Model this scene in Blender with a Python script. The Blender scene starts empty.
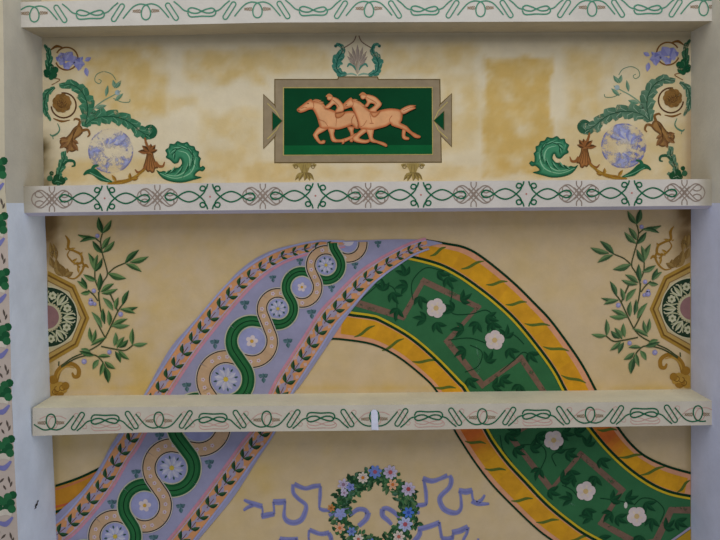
import bpy, math, random
from mathutils import Vector, noise
from mathutils.geometry import tessellate_polygon, delaunay_2d_cdt

# ------------------------------------------------------------------ frame
# camera on the floor of the hall looks straight up at a painted beamed ceiling
S = 0.0045            # metres on the ceiling for one photo pixel
F = 800.0             # focal length in photo pixels
CX, CY = 365.0, 203.0 # foot of the perpendicular
D = F * S             # camera to ceiling 3.6 m
CAMZ = 1.6
LAY = 0.0008          # one coat of paint
KB = 1.064            # depth ratio of the beam undersides
KG = 1.12             # depth ratio of the girder undersides
sc = bpy.context.scene
col = sc.collection

def W(px, py, k=1.0, lay=0.0):
    return Vector(((CX - px) * S / k, (CY - py) * S / k, CAMZ + D / k - lay * LAY))

GAIN = 1.0
def lin(c):
    out = []
    for v in c[:3]:
        v = max(0.0, v) / 255.0
        v = v / 12.92 if v <= 0.04045 else ((v + 0.055) / 1.055) ** 2.4
        out.append(min(0.92, v * GAIN))
    return (out[0], out[1], out[2], 1.0)

def mixc(a, b, t):
    return tuple(a[i] * (1 - t) + b[i] * t for i in range(3))

# ------------------------------------------------------------------ materials
def base_mat(name):
    m = bpy.data.materials.new(name); m.use_nodes = True
    nt = m.node_tree; nt.nodes.clear()
    o = nt.nodes.new('ShaderNodeOutputMaterial'); p = nt.nodes.new('ShaderNodeBsdfPrincipled')
    p.inputs['Roughness'].default_value = 0.88
    p.inputs['Specular IOR Level'].default_value = 0.12
    nt.links.new(p.outputs[0], o.inputs[0])
    return m, nt, p, o

def noise_node(nt, scale, detail=4, rough=0.6):
    tc = nt.nodes.new('ShaderNodeNewGeometry')
    n = nt.nodes.new('ShaderNodeTexNoise')
    n.inputs['Scale'].default_value = scale; n.inputs['Detail'].default_value = detail
    n.inputs['Roughness'].default_value = rough
    nt.links.new(tc.outputs['Position'], n.inputs['Vector'])
    return n

def remap(nt, src, a, b, c, d):
    m = nt.nodes.new('ShaderNodeMapRange')
    for i, v in enumerate((a, b, c, d)): m.inputs[i + 1].default_value = v
    nt.links.new(src, m.inputs[0]); return m.outputs[0]

def paint_mat(name, lo=0.86, hi=1.12, scale=22, wear=None, bump=0.15):
    m, nt, p, o = base_mat(name)
    a = nt.nodes.new('ShaderNodeAttribute'); a.attribute_name = 'Col'
    n = noise_node(nt, scale)
    f = remap(nt, n.outputs['Fac'], 0.25, 0.75, lo, hi)
    mul = nt.nodes.new('ShaderNodeVectorMath'); mul.operation = 'SCALE'
    nt.links.new(a.outputs['Color'], mul.inputs[0]); nt.links.new(f, mul.inputs['Scale'])
    nt.links.new(mul.outputs[0], p.inputs['Base Color'])
    if bump:
        b = nt.nodes.new('ShaderNodeBump'); b.inputs['Strength'].default_value = bump
        b.inputs['Distance'].default_value = 0.004
        n2 = noise_node(nt, 60, 3)
        nt.links.new(n2.outputs['Fac'], b.inputs['Height']); nt.links.new(b.outputs[0], p.inputs['Normal'])
    if wear:
        n3 = noise_node(nt, wear[0], 5, 0.7)
        fac = remap(nt, n3.outputs['Fac'], wear[1], wear[2], 0.0, wear[3])
        t = nt.nodes.new('ShaderNodeBsdfTransparent'); mx = nt.nodes.new('ShaderNodeMixShader')
        nt.links.new(fac, mx.inputs[0]); nt.links.new(p.outputs[0], mx.inputs[1]); nt.links.new(t.outputs[0], mx.inputs[2])
        nt.links.new(mx.outputs[0], o.inputs[0])
    return m

FRESCO = paint_mat('fresco_plaster', 0.94, 1.06, 14, bump=0.25)
PAINT = paint_mat('distemper_paint')
FIELD = paint_mat('flat_field_paint', 0.88, 1.12, 9)
WORN = paint_mat('worn_distemper_paint', 0.85, 1.15, 30, wear=(26, 0.55, 0.68, 0.75))
FADED = paint_mat('badly_worn_paint', 0.85, 1.15, 30, wear=(14, 0.40, 0.54, 0.95))
LINE = paint_mat('line_paint', 0.85, 1.15, 40, wear=(60, 0.6, 0.72, 0.6))
LIME = paint_mat('lime_plaster', 0.9, 1.08, 7, bump=0.4)

# ------------------------------------------------------------------ 2-D drawing on a plane
def cat(pts, n=6, closed=False):
    P = [Vector((p[0], p[1])) for p in pts]; out = []
    N = len(P); rng = N if closed else N - 1
    for i in range(rng):
        if closed: a, b, c, d = P[(i - 1) % N], P[i], P[(i + 1) % N], P[(i + 2) % N]
        else: a, b, c, d = P[max(i - 1, 0)], P[i], P[i + 1], P[min(i + 2, N - 1)]
        for j in range(n):
            t = j / n
            v = 0.5 * ((2 * b) + (c - a) * t + (2 * a - 5 * b + 4 * c - d) * t * t + (3 * b - a - 3 * c + d) * t ** 3)
            out.append((v.x, v.y))
    if not closed: out.append((P[-1].x, P[-1].y))
    return out

def resample(pts, step):
    out = [pts[0]]; acc = 0.0
    for a, b in zip(pts, pts[1:]):
        L = math.dist(a, b); pos = step - acc
        while pos <= L and L > 0:
            t = pos / L; out.append((a[0] + (b[0] - a[0]) * t, a[1] + (b[1] - a[1]) * t)); pos += step
        acc = (acc + L) % step if L else acc
    return out

def normals(P, closed=False):
    out = []; N = len(P)
    for i in range(N):
        if closed: a, b = P[(i - 1) % N], P[(i + 1) % N]
        else: a, b = P[max(i - 1, 0)], P[min(i + 1, N - 1)]
        dx, dy = b[0] - a[0], b[1] - a[1]; L = math.hypot(dx, dy) or 1
        out.append((dy / L, -dx / L))
    return out

def offset(pts, d):
    return [(p[0] + n[0] * d, p[1] + n[1] * d) for p, n in zip(pts, normals(pts))]

def interp_y(pts, x):
    for a, b in zip(pts, pts[1:]):
        if a[0] <= x <= b[0]: return a[1] + (b[1] - a[1]) * (x - a[0]) / (b[0] - a[0])
    return pts[0][1] if x < pts[0][0] else pts[-1][1]

def zt(x0, y0, s):            # a magnified view -> photo pixels
    return lambda x, y: (x0 + x / s, y0 + y / s)

class Art:
    hold = False; sub = 0
    def __init__(self, k=1.0, T=None, clip=None, tone=1.0, base=0.0):
        self.v, self.f, self.c = [], [], []
        self.k, self.T, self.clip, self.tone, self.base = k, T, clip, tone, base
        self.n = 0
    def _t(self, pts): return [self.T(*p) for p in pts] if self.T else [(p[0], p[1]) for p in pts]
    def _clip(self, pts):
        if not self.clip: return pts
        for sgn, lim in ((1, self.clip[0]), (-1, self.clip[1])):
            if lim is None: continue
            out = []
            for i in range(len(pts)):
                a, b = pts[i], pts[(i + 1) % len(pts)]
                ia, ib = sgn * (a[0] - lim) >= 0, sgn * (b[0] - lim) >= 0
                if ia: out.append(a)
                if ia != ib:
                    t = (lim - a[0]) / (b[0] - a[0]); out.append((lim, a[1] + t * (b[1] - a[1])))
            pts = out
            if len(pts) < 3: return []
        return pts
    def _tri(self, P, c, lay):
        i0 = len(self.v)
        if not self.hold: self.n += 1
        lay = lay + (self.n % 29) * 0.004 + self.sub * 0.0013
        for p in P: self.v.append(W(p[0], p[1], self.k, self.base + lay))
        cc = c if isinstance(c, list) else [c] * len(P)
        self.c += [lin([x * self.tone for x in q]) for q in cc]
        return i0
    def _face(self, idx):
        a = 0
        for i in range(len(idx)):
            p, q = self.v[idx[i]], self.v[idx[(i + 1) % len(idx)]]; a += p.x * q.y - q.x * p.y
        if abs(a) < 1e-10: return
        self.f.append(tuple(reversed(idx)) if a > 0 else tuple(idx))
    def poly(self, pts, c, lay=1):
        P = self._clip(self._t(pts))
        if len(P) < 3: return
        i0 = self._tri(P, c, lay)
        if len(P) <= 4:
            pass
        for t in tessellate_polygon([[Vector((p[0], p[1], 0)) for p in P]]): self._face([i0 + j for j in t])
    def shade(self, pts, edge, mid, fall=3.0, step=1.5, lay=1, light=None):
        """filled shape whose brush tone runs from the edge colour to the middle colour"""
        P = self._clip(self._t(pts))
        if len(P) < 3: return
        N = len(P); V = [Vector(p) for p in P]
        xs = [p[0] for p in P]; ys = [p[1] for p in P]
        def inside(x, y):
            r = False; j = N - 1
            for i in range(N):
                xi, yi = P[i]; xj, yj = P[j]
                if (yi > y) != (yj > y) and x < (xj - xi) * (y - yi) / (yj - yi) + xi: r = not r
                j = i
            return r
        def dist(x, y):
            m = 1e9
            for i in range(N):
                ax, ay = P[i]; bx, by = P[(i + 1) % N]; dx, dy = bx - ax, by - ay
                L = dx * dx + dy * dy
                t = 0 if L == 0 else max(0, min(1, ((x - ax) * dx + (y - ay) * dy) / L))
                m = min(m, (x - ax - t * dx) ** 2 + (y - ay - t * dy) ** 2)
            return math.sqrt(m)
        y = min(ys) + step / 2; row = 0
        while y < max(ys):
            x = min(xs) + (step / 2 if row % 2 else step)
            while x < max(xs):
                if inside(x, y) and dist(x, y) > step * 0.4: V.append(Vector((x, y)))
                x += step
            y += step * 0.87; row += 1
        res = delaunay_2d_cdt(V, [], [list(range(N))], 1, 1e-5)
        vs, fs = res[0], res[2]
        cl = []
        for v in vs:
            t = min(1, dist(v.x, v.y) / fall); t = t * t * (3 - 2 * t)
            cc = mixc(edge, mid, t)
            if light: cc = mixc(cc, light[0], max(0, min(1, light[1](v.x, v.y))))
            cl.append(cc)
        i0 = self._tri([(v.x, v.y) for v in vs], cl, lay)
        for f in fs: self._face([i0 + j for j in f])
    def stroke(self, pts, w, c, lay=1, closed=False, smooth=0):
        if smooth: pts0 = pts; pts = cat(pts, smooth, closed)
        P = self._t(pts); N = len(P); nn = normals(P, closed)
        if isinstance(w, (int, float)): ws = [w] * N
        else:
            ws = []
            for i in range(N):
                u = i / max(1, N - 1) * (len(w) - 1); j = min(int(u), len(w) - 2); ws.append(w[j] + (w[j + 1] - w[j]) * (u - j))
        L = [(p[0] + n[0] * h / 2, p[1] + n[1] * h / 2) for p, n, h in zip(P, nn, ws)]
        R = [(p[0] - n[0] * h / 2, p[1] - n[1] * h / 2) for p, n, h in zip(P, nn, ws)]
        self.n += 1; self.hold = True
        for i in range(N if closed else N - 1):
            j = (i + 1) % N
            q = self._clip([L[i], L[j], R[j], R[i]])
            if len(q) < 3: continue
            self.sub = i % 3
            i0 = self._tri(q, c, lay); self._face([i0 + m for m in range(len(q))])
        self.hold = False; self.sub = 0
    def disc(self, x, y, r, c, lay=1, n=24, ry=None, rot=0, mid=None):
        ry = ry or r; ca, sa = math.cos(rot), math.sin(rot)
        pts = [(x + r * math.cos(a) * ca - ry * math.sin(a) * sa, y + r * math.cos(a) * sa + ry * math.sin(a) * ca)
               for a in (2 * math.pi * i / n for i in range(n))]
        self.poly(pts, c, lay)
    def ring(self, x, y, r, w, c, lay=1, a0=0, a1=360, n=40):
        pts = [(x + r * math.cos(math.radians(a0 + (a1 - a0) * i / n)), y + r * math.sin(math.radians(a0 + (a1 - a0) * i / n))) for i in range(n + 1)]
        self.stroke(pts, w, c, lay)
    def leaf(self, b, t, w, c, c2=None, lay=1, bend=0.0, fat=0.45):
        dx, dy = t[0] - b[0], t[1] - b[1]; L = math.hypot(dx, dy) or 1
        ux, uy = dx / L, dy / L; nx, ny = -uy, ux
        prof = [(0, 0.05), (0.12, 0.42), (0.28, 0.82), (fat, 1.0), (0.66, 0.8), (0.84, 0.42), (1, 0)]
        mid = [(b[0] + ux * L * s + nx * bend * L * math.sin(math.pi * s), b[1] + uy * L * s + ny * bend * L * math.sin(math.pi * s)) for s, _ in prof]
        A = [(m[0] + nx * w / 2 * p[1], m[1] + ny * w / 2 * p[1]) for m, p in zip(mid, prof)]
        B = [(m[0] - nx * w / 2 * p[1], m[1] - ny * w / 2 * p[1]) for m, p in zip(mid, prof)]
        self.poly(A + list(reversed(mid))[1:], c, lay)
        self.poly(B + list(reversed(mid))[1:], c2 or c, lay)
    def flower(self, x, y, r, c, cc, n=5, lay=1, rot=0.0, pw=0.9, rc=0.3, shade=None):
        for i in range(n):
            a = rot + 2 * math.pi * i / n
            ex, ey = x + math.cos(a) * r * 0.6, y + math.sin(a) * r * 0.6
            self.disc(ex, ey, r * 0.42, c, lay, 12, r * 0.42 * pw, a)
            if shade: self.disc(x + math.cos(a) * r * 0.45, y + math.sin(a) * r * 0.45, r * 0.2, shade, lay + 0.3, 8, r * 0.12, a)
        self.disc(x, y, r * 0.4, c, lay, 12)
        if cc: self.disc(x, y, r * rc, cc, lay + 0.6, 12)
    def acanthus(self, spine, w, dark, light, lay=1, lobes=7, taper=(0.35, 1, 1, 0.7, 0.25), side=(1, 1)):
        P = resample(cat(spine, 8), 0.7); N = len(P); nn = normals(P)
        def wd(u):
            x = u * (len(taper) - 1); j = min(int(x), len(taper) - 2); return taper[j] + (taper[j + 1] - taper[j]) * (x - j)
        L, R = [], []
        for i, (p, n) in enumerate(zip(P, nn)):
            u = i / (N - 1); h = w / 2 * wd(u)
            ph = (u * lobes) % 1.0
            jit = 0.82 + 0.4 * ((math.sin(int(u * lobes) * 12.9 + spine[0][0]) * 43.7) % 1.0)
            h *= jit
            lob = 0.62 + 0.5 * (ph ** 0.6 if ph < 0.82 else (1 - ph) / 0.18)
            ph2 = (u * lobes + 0.5) % 1.0
            lob2 = 0.62 + 0.5 * (ph2 ** 0.6 if ph2 < 0.82 else (1 - ph2) / 0.18)
            L.append((p[0] + n[0] * h * lob * side[0], p[1] + n[1] * h * lob * side[0]))
            R.append((p[0] - n[0] * h * lob2 * side[1], p[1] - n[1] * h * lob2 * side[1]))
        md = mixc(dark, light, 0.35)
        self.n += 1; self.hold = True
        for i in range(N - 1):
            self.sub = i % 3
            for Q, s in ((L, 0), (R, 1)):
                ph = ((i / (N - 1)) * lobes + 0.5 * s) % 1.0
                ce = mixc(dark, light, 0.15 + 0.5 * ph); 
                T4 = self._clip(self._t([P[i], P[i + 1], Q[i + 1], Q[i]]))
                if len(T4) < 3: continue
                i0 = self._tri(T4, [md, md, ce, ce] if len(T4) == 4 else md, lay); self._face([i0 + m for m in range(len(T4))])
        self.hold = False; self.sub = 0
        for j in range(int(lobes) * 2):
            u = (j / 2 + 0.1) / lobes
            if u > 0.94: break
            i = int(u * (N - 1)); e = min(N - 1, i + max(2, int(0.55 / lobes * N)))
            Q = L if j % 2 == 0 else R
            self.stroke([P[i], ((P[e][0] + Q[e][0]) / 2, (P[e][1] + Q[e][1]) / 2), Q[e]], [0.3, 0.7, 0.2], mixc(light, (255, 255, 255), 0.02), lay + 0.5)
        self.stroke(P, [0.4, 0.9, 0.9, 0.3], mixc(dark, (0, 0, 0), 0.15), lay + 0.6)
    def build(self, name, parent=None, mat=None, origin=None):
        me = bpy.data.meshes.new(name)
        o0 = origin if origin is not None else Vector((0, 0, 0))
        me.from_pydata([tuple(v - o0) for v in self.v], [], self.f)
        at = me.color_attributes.new('Col', 'FLOAT_COLOR', 'POINT')
        flat = [x for q in self.c for x in q]
        at.data.foreach_set('color', flat)
        me.materials.append(mat or PAINT); me.update()
        o = bpy.data.objects.new(name, me); col.objects.link(o)
        if parent is not None: o.parent = parent
        elif origin is not None: o.location = o0
        return o

class Box:
    """solid plaster pieces: prisms from image outlines at two depths"""
    def __init__(self): self.v, self.f, self.c = [], [], []
    def quad(self, P, c, sub=1):
        # P four world points in order
        for i in range(sub):
            a, b = i / sub, (i + 1) / sub
            q = [P[0].lerp(P[1], a), P[0].lerp(P[1], b), P[3].lerp(P[2], b), P[3].lerp(P[2], a)]
            i0 = len(self.v); self.v += q
            cc = c if isinstance(c, list) else [c] * 4
            lc = [mixc(cc[0], cc[1], a), mixc(cc[0], cc[1], b), mixc(cc[3], cc[2], b), mixc(cc[3], cc[2], a)]
            self.c += [lin(x) for x in lc]; self.f.append((i0, i0 + 1, i0 + 2, i0 + 3))
    build = Art.build

def prop(o, label=None, cat_=None, group=None, kind=None):
    if label: o['label'] = label
    if cat_: o['category'] = cat_
    if group: o['group'] = group
    if kind: o['kind'] = kind
    return o

def thing(name, label, cat_, px, py, k=1.0, group=None):
    e = bpy.data.objects.new(name, None); col.objects.link(e)
    e.empty_display_size = 0.1; e.location = W(px, py, k)
    prop(e, label, cat_, group)
    return e

def put(art, name, root, mat=None, label=None, parent=None):
    o = art.build(name, parent or root, mat, root.location.copy())
    if label: o['label'] = label
    return o

# ------------------------------------------------------------------ palette (as seen in the mid light)
CREAM = (214, 190, 152)
PALE = (230, 218, 190)
OCHRE = (212, 180, 110)
GREEN = (38, 92, 56); DKGREEN = (18, 52, 34); LEAF = (58, 106, 66); LEAF2 = (34, 76, 50)
TEAL = (58, 128, 98); LILAC = (156, 154, 184); LILAC_D = (128, 128, 184)
GOLD = (170, 128, 50); GOLD_D = (118, 84, 34); BROWN = (132, 92, 48); BROWN_D = (92, 62, 36)
rnd = random.Random(7)

# ================================================================== CEILING
L_IN = [(-280, 37), (-160, 39), (0, 41), (40, 42), (200, 44), (215, 45.5), (390, 50), (540, 57), (680, 62), (820, 66)]   # y -> left bay edge
def left_edge(y): return interp_y(L_IN, y)
R_EDGE = 691.0

def fbm(x, y, s, o=4):
    return noise.fractal(Vector((x * s, y * s, 3.1)), 0.9, 2.1, o)

def soft_box(x, y, b):
    x0, y0, x1, y1, st, sf = b
    wob = 7 * fbm(x, y, 0.035)
    dx = min(x - x0, x1 - x) + wob; dy = min(y - y0, y1 - y) + wob
    return st * max(0, min(1, min(dx, dy) / sf + 0.5))
OCH = [(84, 44, 166, 112, 0.75, 12), (95, 95, 150, 130, 0.5, 14), (186, 50, 262, 82, 0.65, 10), (200, 112, 262, 172, 0.5, 14),
       (240, 46, 330, 72, 0.55, 10), (384, 40, 474, 72, 0.6, 10), (440, 70, 478, 150, 0.55, 12), (484, 58, 552, 176, 1.0, 5),
       (566, 50, 604, 120, 0.6, 14), (56, 160, 300, 182, 0.55, 8), (300, 166, 480, 180, 0.4, 6), (560, 120, 690, 182, 0.45, 16), (48, 40, 90, 120, 0.35, 16),
       (170, 95, 200, 110, 0.5, 8), (590, 40, 690, 120, 0.35, 20)]
def ceiling_col(x, y):
    n1 = fbm(x, y, 0.02); n2 = fbm(x + 300, y, 0.06)
    if y < 199:
        o = 0.06
        for b in OCH: o = max(o, soft_box(x, y, b))
        o *= max(0, min(1.1, 0.85 + 0.65 * n2 + 0.35 * n1))
        c = mixc(PALE, OCHRE, min(1, o))
    else:
        o = 0.12 + 0.25 * n1 + 0.15 * n2
        if y < 408:
            if x < 250: o += 0.22 * max(0, min(1, (260 - x) / 90)) * (0.5 + n2)
            o += 0.6 * math.exp(-((y - 388) / 3.2) ** 2) * (0.7 + 0.6 * n2)
            d = ((x - 143) / 14) ** 2 + ((y - 380) / 24) ** 2
            o += 0.8 * math.exp(-d)
        else:
            for (sx, sy, r) in ((262, 470, 12), (240, 492, 10), (265, 488, 7), (66, 440, 10)):
                o += 0.5 * math.exp(-(((x - sx) / r) ** 2 + ((y - sy) / r) ** 2))
        c = mixc(CREAM, OCHRE, max(0, min(1, o)))
        # damp stains beside the girders, then a narrow browner edge further down
        for e, s in ((left_edge(y), 1), (R_EDGE, -1)):
            d = (x - e) * s
            if -5 < d < 40 and y < 275:
                t = math.exp(-(d / 13) ** 2) * max(0, min(1, (275 - y) / 40)) * max(0, 0.75 + 0.6 * n2)
                c = mixc(c, (118, 90, 54), min(0.85, t * 1.4))
            elif -5 < d < 20:
                t = math.exp(-(d / 4) ** 2) * 0.55
                c = mixc(c, (160, 135, 84), t)
    if y < 199:
        d = abs(x - left_edge(y))
        if y > 128: c = mixc(c, (112, 98, 66), 0.7 * math.exp(-(d / 9) ** 2) * min(1, (y - 128) / 20) * max(0, 0.8 + n2))
        if 30 < y < 46: c = mixc(c, (190, 178, 150), math.exp(-((y - 36) / 6) ** 2))
        d = abs(x - R_EDGE)
        if y > 90: c = mixc(c, (150, 120, 90), 0.5 * math.exp(-(d / 6) ** 2))
    return c
A = Art(base=-1)
ST = 4.0
nx, ny = int(1280 / ST), int(1100 / ST)
for j in range(ny + 1):
    for i in range(nx + 1):
        x, y = -280 + i * ST, -280 + j * ST
        A.v.append(W(x, y, 1, 0) + Vector((0, 0, 0.0004))); A.c.append(lin(ceiling_col(x, y)))
for j in range(ny):
    for i in range(nx):
        a = j * (nx + 1) + i; A._face([a, a + 1, a + nx + 2, a + nx + 1])
ceil = A.build('ceiling', None, FRESCO); prop(ceil, kind='structure')

# ================================================================== GIRDERS
def girder(side):
    left = side == 'left'
    g = thing('ceiling_girder', 'deep blue-white whitewashed girder with green leaf frieze underneath, next to the lilac band' if left else
              'deep pale blue-grey whitewashed girder that the green band runs into', 'beam', 20 if left else 715, 250, KG)
    def e(y): return left_edge(y) if left else R_EDGE
    sg = -1 if left else 1
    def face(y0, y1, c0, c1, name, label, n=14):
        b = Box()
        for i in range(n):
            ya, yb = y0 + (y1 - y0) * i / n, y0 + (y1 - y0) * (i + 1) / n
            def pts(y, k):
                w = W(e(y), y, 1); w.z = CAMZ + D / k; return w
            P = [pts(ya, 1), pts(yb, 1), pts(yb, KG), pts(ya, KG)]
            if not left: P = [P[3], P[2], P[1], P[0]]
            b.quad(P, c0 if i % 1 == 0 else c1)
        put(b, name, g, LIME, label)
    face(-280, 203, (204, 198, 182), None, 'plaster_face', 'bare grey-beige plaster face')
    face(203, 815, (226, 234, 250) if left else (206, 210, 232), None, 'whitewashed_face', 'blue-white whitewashed face')  # blue cast of daylight mixed into the whitewash colour, brighter on the left
    # underside and back
    b = Box(); n = 44; wd = 70
    for i in range(n):
        ya, yb = -280 + 1095 * i / n, -280 + 1095 * (i + 1) / n
        def pt(y, d, k):
            w = W(e(y) + sg * d, y, 1); w.z = CAMZ + D / k; return w
        cs = (200, 184, 172) if ya > 195 else (205, 194, 168)
        P = [pt(ya, 0, KG), pt(yb, 0, KG), pt(yb, wd, KG), pt(ya, wd, KG)]
        Q = [pt(ya, wd, KG), pt(yb, wd, KG), pt(yb, wd, 1), pt(ya, wd, 1)]
        if not left: P.reverse(); Q.reverse()
        b.quad(P, cs); b.quad(Q, cs)
    put(b, 'underside', g, LIME)
    if left:
        for i, yc in enumerate((170, 225, 281, 336, 392, 448, 504, 560, 616)):
            a = Art(KG); x = interp_y([(-100, 5), (210, 7), (540, 17)], yc) - 12
            for (dx, dy) in ((0, -2), (4, -7), (7, -1), (3, 4), (8, 5), (-4, -4), (9, -9), (-5, 4)):
                a.disc(x + dx, yc + dy, 4.2, (30, 88, 54) if dx % 2 else (44, 106, 66), 1 + 0.1 * (dx % 3), 9)
            put(a, 'painted_leaf_cluster', g, PAINT)
            a = Art(KG)
            a.stroke([(x - 6, yc + 11), (x + 1, yc + 8), (x + 8, yc + 10)], [4, 6, 4], (214, 204, 188), 1.2, smooth=5)
            a.stroke([(x - 6, yc + 18), (x + 2, yc + 20), (x + 9, yc + 13)], [3, 5.5, 2], LILAC_D, 1.4, smooth=5)
            put(a, 'painted_fruit', g, PAINT)
            a = Art(KG)
            for (dx, dy, ex, ey) in ((2, 30, -3, 35), (6, 28, 8, 36), (1, 37, 4, 42), (8, 39, 10, 33), (-4, 27, -7, 32)):
                a.leaf((x + dx, yc + dy), (x + ex, yc + ey), 2.2, (92, 82, 74), lay=1)
            put(a, 'painted_seeds', g, PAINT)
    return g
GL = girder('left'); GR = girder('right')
# rough whitewash edge where the bare plaster begins
# ================================================================== BEAMS
def lerp_line(pts, x): return interp_y(pts, x)
BEAMS = {
 'top':    dict(t=[(15, 2), (200, -2), (716, -5)], b=[(15, 27.5), (160, 25), (270, 22.5), (716, 21)], x0=17, x1=717),
 'middle': dict(t=[(12, 186.5), (200, 183), (716, 179)], b=[(12, 213), (200, 210.5), (716, 205.5)], x0=12, x1=716),
 'lower':  dict(t=[(32, 408), (370, 405), (716, 401)], b=[(32, 436), (140, 432.5), (370, 430.5), (716, 425)], x0=32.5, x1=715.5),
}
def beam(key, label, csoff, cside, cham=0, smear=False):
    B = BEAMS[key]; root = thing('ceiling_beam', label, 'beam', 365, B['t'][1][1] + 13, KB)
    body = Box(); n = 70
    xs = [B['x0'] + (B['x1'] - B['x0']) * i / n for i in range(n + 1)]
    zc = CAMZ + D
    def up(w): q = w.copy(); q.z = zc; return q
    for xa, xb in zip(xs, xs[1:]):
        ta, tb = W(xa, lerp_line(B['t'], xa), KB), W(xb, lerp_line(B['t'], xb), KB)
        ba, bb = W(xa, lerp_line(B['b'], xa), KB), W(xb, lerp_line(B['b'], xb), KB)
        def sm(x):
            t = max(0, min(1, (46 - x) / 20), (x - 696) / 14 if x > 696 else 0) if smear else 0
            return mixc(csoff, (176, 168, 150), min(1, t))
        body.quad([ta, ba, bb, tb], [sm(xa), sm(xa), sm(xb), sm(xb)])
        body.quad([up(ta), ta, tb, up(tb)], cside)
        if cham:
            ca, cb = W(xa, lerp_line(B['b'], xa) + cham, 1.052), W(xb, lerp_line(B['b'], xb) + cham, 1.052)
            body.quad([ba, ca, cb, bb], (206, 200, 214)); body.quad([ca, up(ca), up(cb), cb], cside)
        else:
            body.quad([ba, up(ba), up(bb), bb], cside)
    for x, r in ((B['x0'], 0), (B['x1'], 1)):
        t, b_ = W(x, lerp_line(B['t'], x), KB), W(x, lerp_line(B['b'], x), KB)
        q = [t, up(t), up(b_), b_]
        if r: q.reverse()
        body.quad(q, cside)
    put(body, 'beam_body', root, LIME)
    return root
b_top = beam('top', 'topmost horizontal ceiling beam, white underside with a green looped rope border', (216, 211, 202), (190, 178, 152))
b_mid = beam('middle', 'middle horizontal ceiling beam with interlaced grey and green knot border, just below the horse panel', (216, 209, 201), (205, 190, 162), cham=3.4, smear=True)
b_low = beam('lower', 'lower horizontal ceiling beam with green rope border, crossing over the two painted bands', (212, 203, 186), (226, 220, 194))

RG = (30, 104, 72); PINK = (206, 160, 150)
def rope_parts(root, key, loops, knots, links, flip, cg, pink):
    B = BEAMS[key]
    def mk(x0):
        # local frame: dx along, dy measured from the middle line of the underside
        yt, yb = lerp_line(B['t'], x0), lerp_line(B['b'], x0); s = -1 if flip else 1
        slope = (lerp_line(B['t'], x0 + 20) - lerp_line(B['t'], x0 - 20)) / 40
        return lambda dx, dy: (x0 + dx, (yt + yb) / 2 + s * dy + slope * dx)
    for x in loops:
        f = mk(x); a = Art(KB); cut = None
        U = [(-23, -6), (-14, 4.5), (-8, 7.8), (-3, 8)]
        lp = [(-3, 8), (2, 6), (4.6, 0), (3.6, -5.5), (0, -7.6), (-3.6, -5.5), (-4.6, 0), (-2, 6), (3, 8)]
        P = U + lp[1:] + [(8, 7.8), (14, 4.5), (23, -6)]
        if x < 60: P = [p for p in P if p[0] > -17 or p[0] > 0]; P = [(-17, 2.5)] + [q for q in P if q[0] > -16]
        if x > 690: P = [p for p in P if p[0] < 14]
        a.stroke([f(*p) for p in P], 1.3, cg, 2, smooth=5)
        for s in (-1, 1):
            for i in range(5):
                bx = s * (5 + i * 1.6)
                if x > 690 and bx > 11: continue
                for up in (-1, 1):
                    a.leaf(f(bx, 1.2), f(bx + s * 2.2, 1.2 + up * (2.2 - 0.25 * i)), 1.1, (150, 128, 104), lay=1)
        if pink:
            a.stroke([f(p[0] * 0.95 + 2, -p[1] * 0.8 + 1) for p in U + lp[1:] + [(8, 7.8), (14, 4.5)] if x + p[0] < 712 and x + p[0] > 35], 0.7, PINK, 1, smooth=4)
        put(a, 'painted_rope_loop', root, LINE)
    for x in knots:
        f = mk(x); a = Art(KB)
        K = [(-14, -1.5), (-11, -5.6), (0, -5.2), (11, -5.2), (14.2, -1.5), (11, 2.6), (5, 1.8), (0, -0.2), (-5, -2.2), (-11, -1.4), (-13.6, 1.4), (-10, 3.4), (-4, 1.8), (0, -0.2), (5, -2), (10.5, -1.6), (13, 0.5)]
        a.stroke([f(*p) for p in K], 1.4, cg, 2, smooth=5)
        a.stroke([f(*p) for p in [(13, -0.5), (18, 1.2), (23, 6), (28, 10)]], 1.3, cg, 2, smooth=5)
        a.stroke([f(*p) for p in [(-13, -0.5), (-18, 1.2), (-23, 6), (-28, 10)]], 1.3, cg, 2, smooth=5)
        if pink:
            a.stroke([f(p[0] * 1.05 + 1, -p[1] * 0.8 + 5.5) for p in K], 0.7, PINK, 1, smooth=4)
        put(a, 'painted_rope_knot', root, LINE)
    for x, s in links:
        f = mk(x); a = Art(KB)
        # long narrow link; s=+1 leans like a backslash
        ux, uy = (0.54 * s, 0.84); nxx, nyy = -uy, ux
        P = []
        for sg in (1, -1):
            for i in range(7):
                t = -math.pi / 2 + math.pi * i / 6
                cx_, cy_ = sg * 7.6 * ux, sg * 7.6 * uy
                P.append((cx_ + sg * (2.4 * math.cos(t) * ux + 2.4 * math.sin(t) * nxx), cy_ + sg * (2.4 * math.cos(t) * uy + 2.4 * math.sin(t) * nyy)))
        a.stroke([f(*p) for p in P], 1.25, cg, 2, closed=True)
        if pink: a.stroke([f(p[0] + 2.5, -p[1] * 0.9) for p in P[::2]], 0.6, PINK, 1, closed=True)
        put(a, 'painted_rope_link', root, LINE)
lo = [51 + 107.8 * i for i in range(7)]
rope_parts(b_low, 'lower', lo, [x + 54 for x in lo[:-1]], [(x + 27, -1) for x in lo[:-1]] + [(x - 27, 1) for x in lo[1:]], False, RG, True)
tp = [34.5 + 111.5 * i for i in range(7)]
tp = [x for x in tp if x < 712]
rope_parts(b_top, 'top', tp, [x + 55.7 for x in tp if x + 56 < 700], [(x + 26, -1) for x in tp if x + 30 < 712] + [(x - 28, 1) for x in tp[1:]], True, (84, 146, 120), False)

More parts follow.
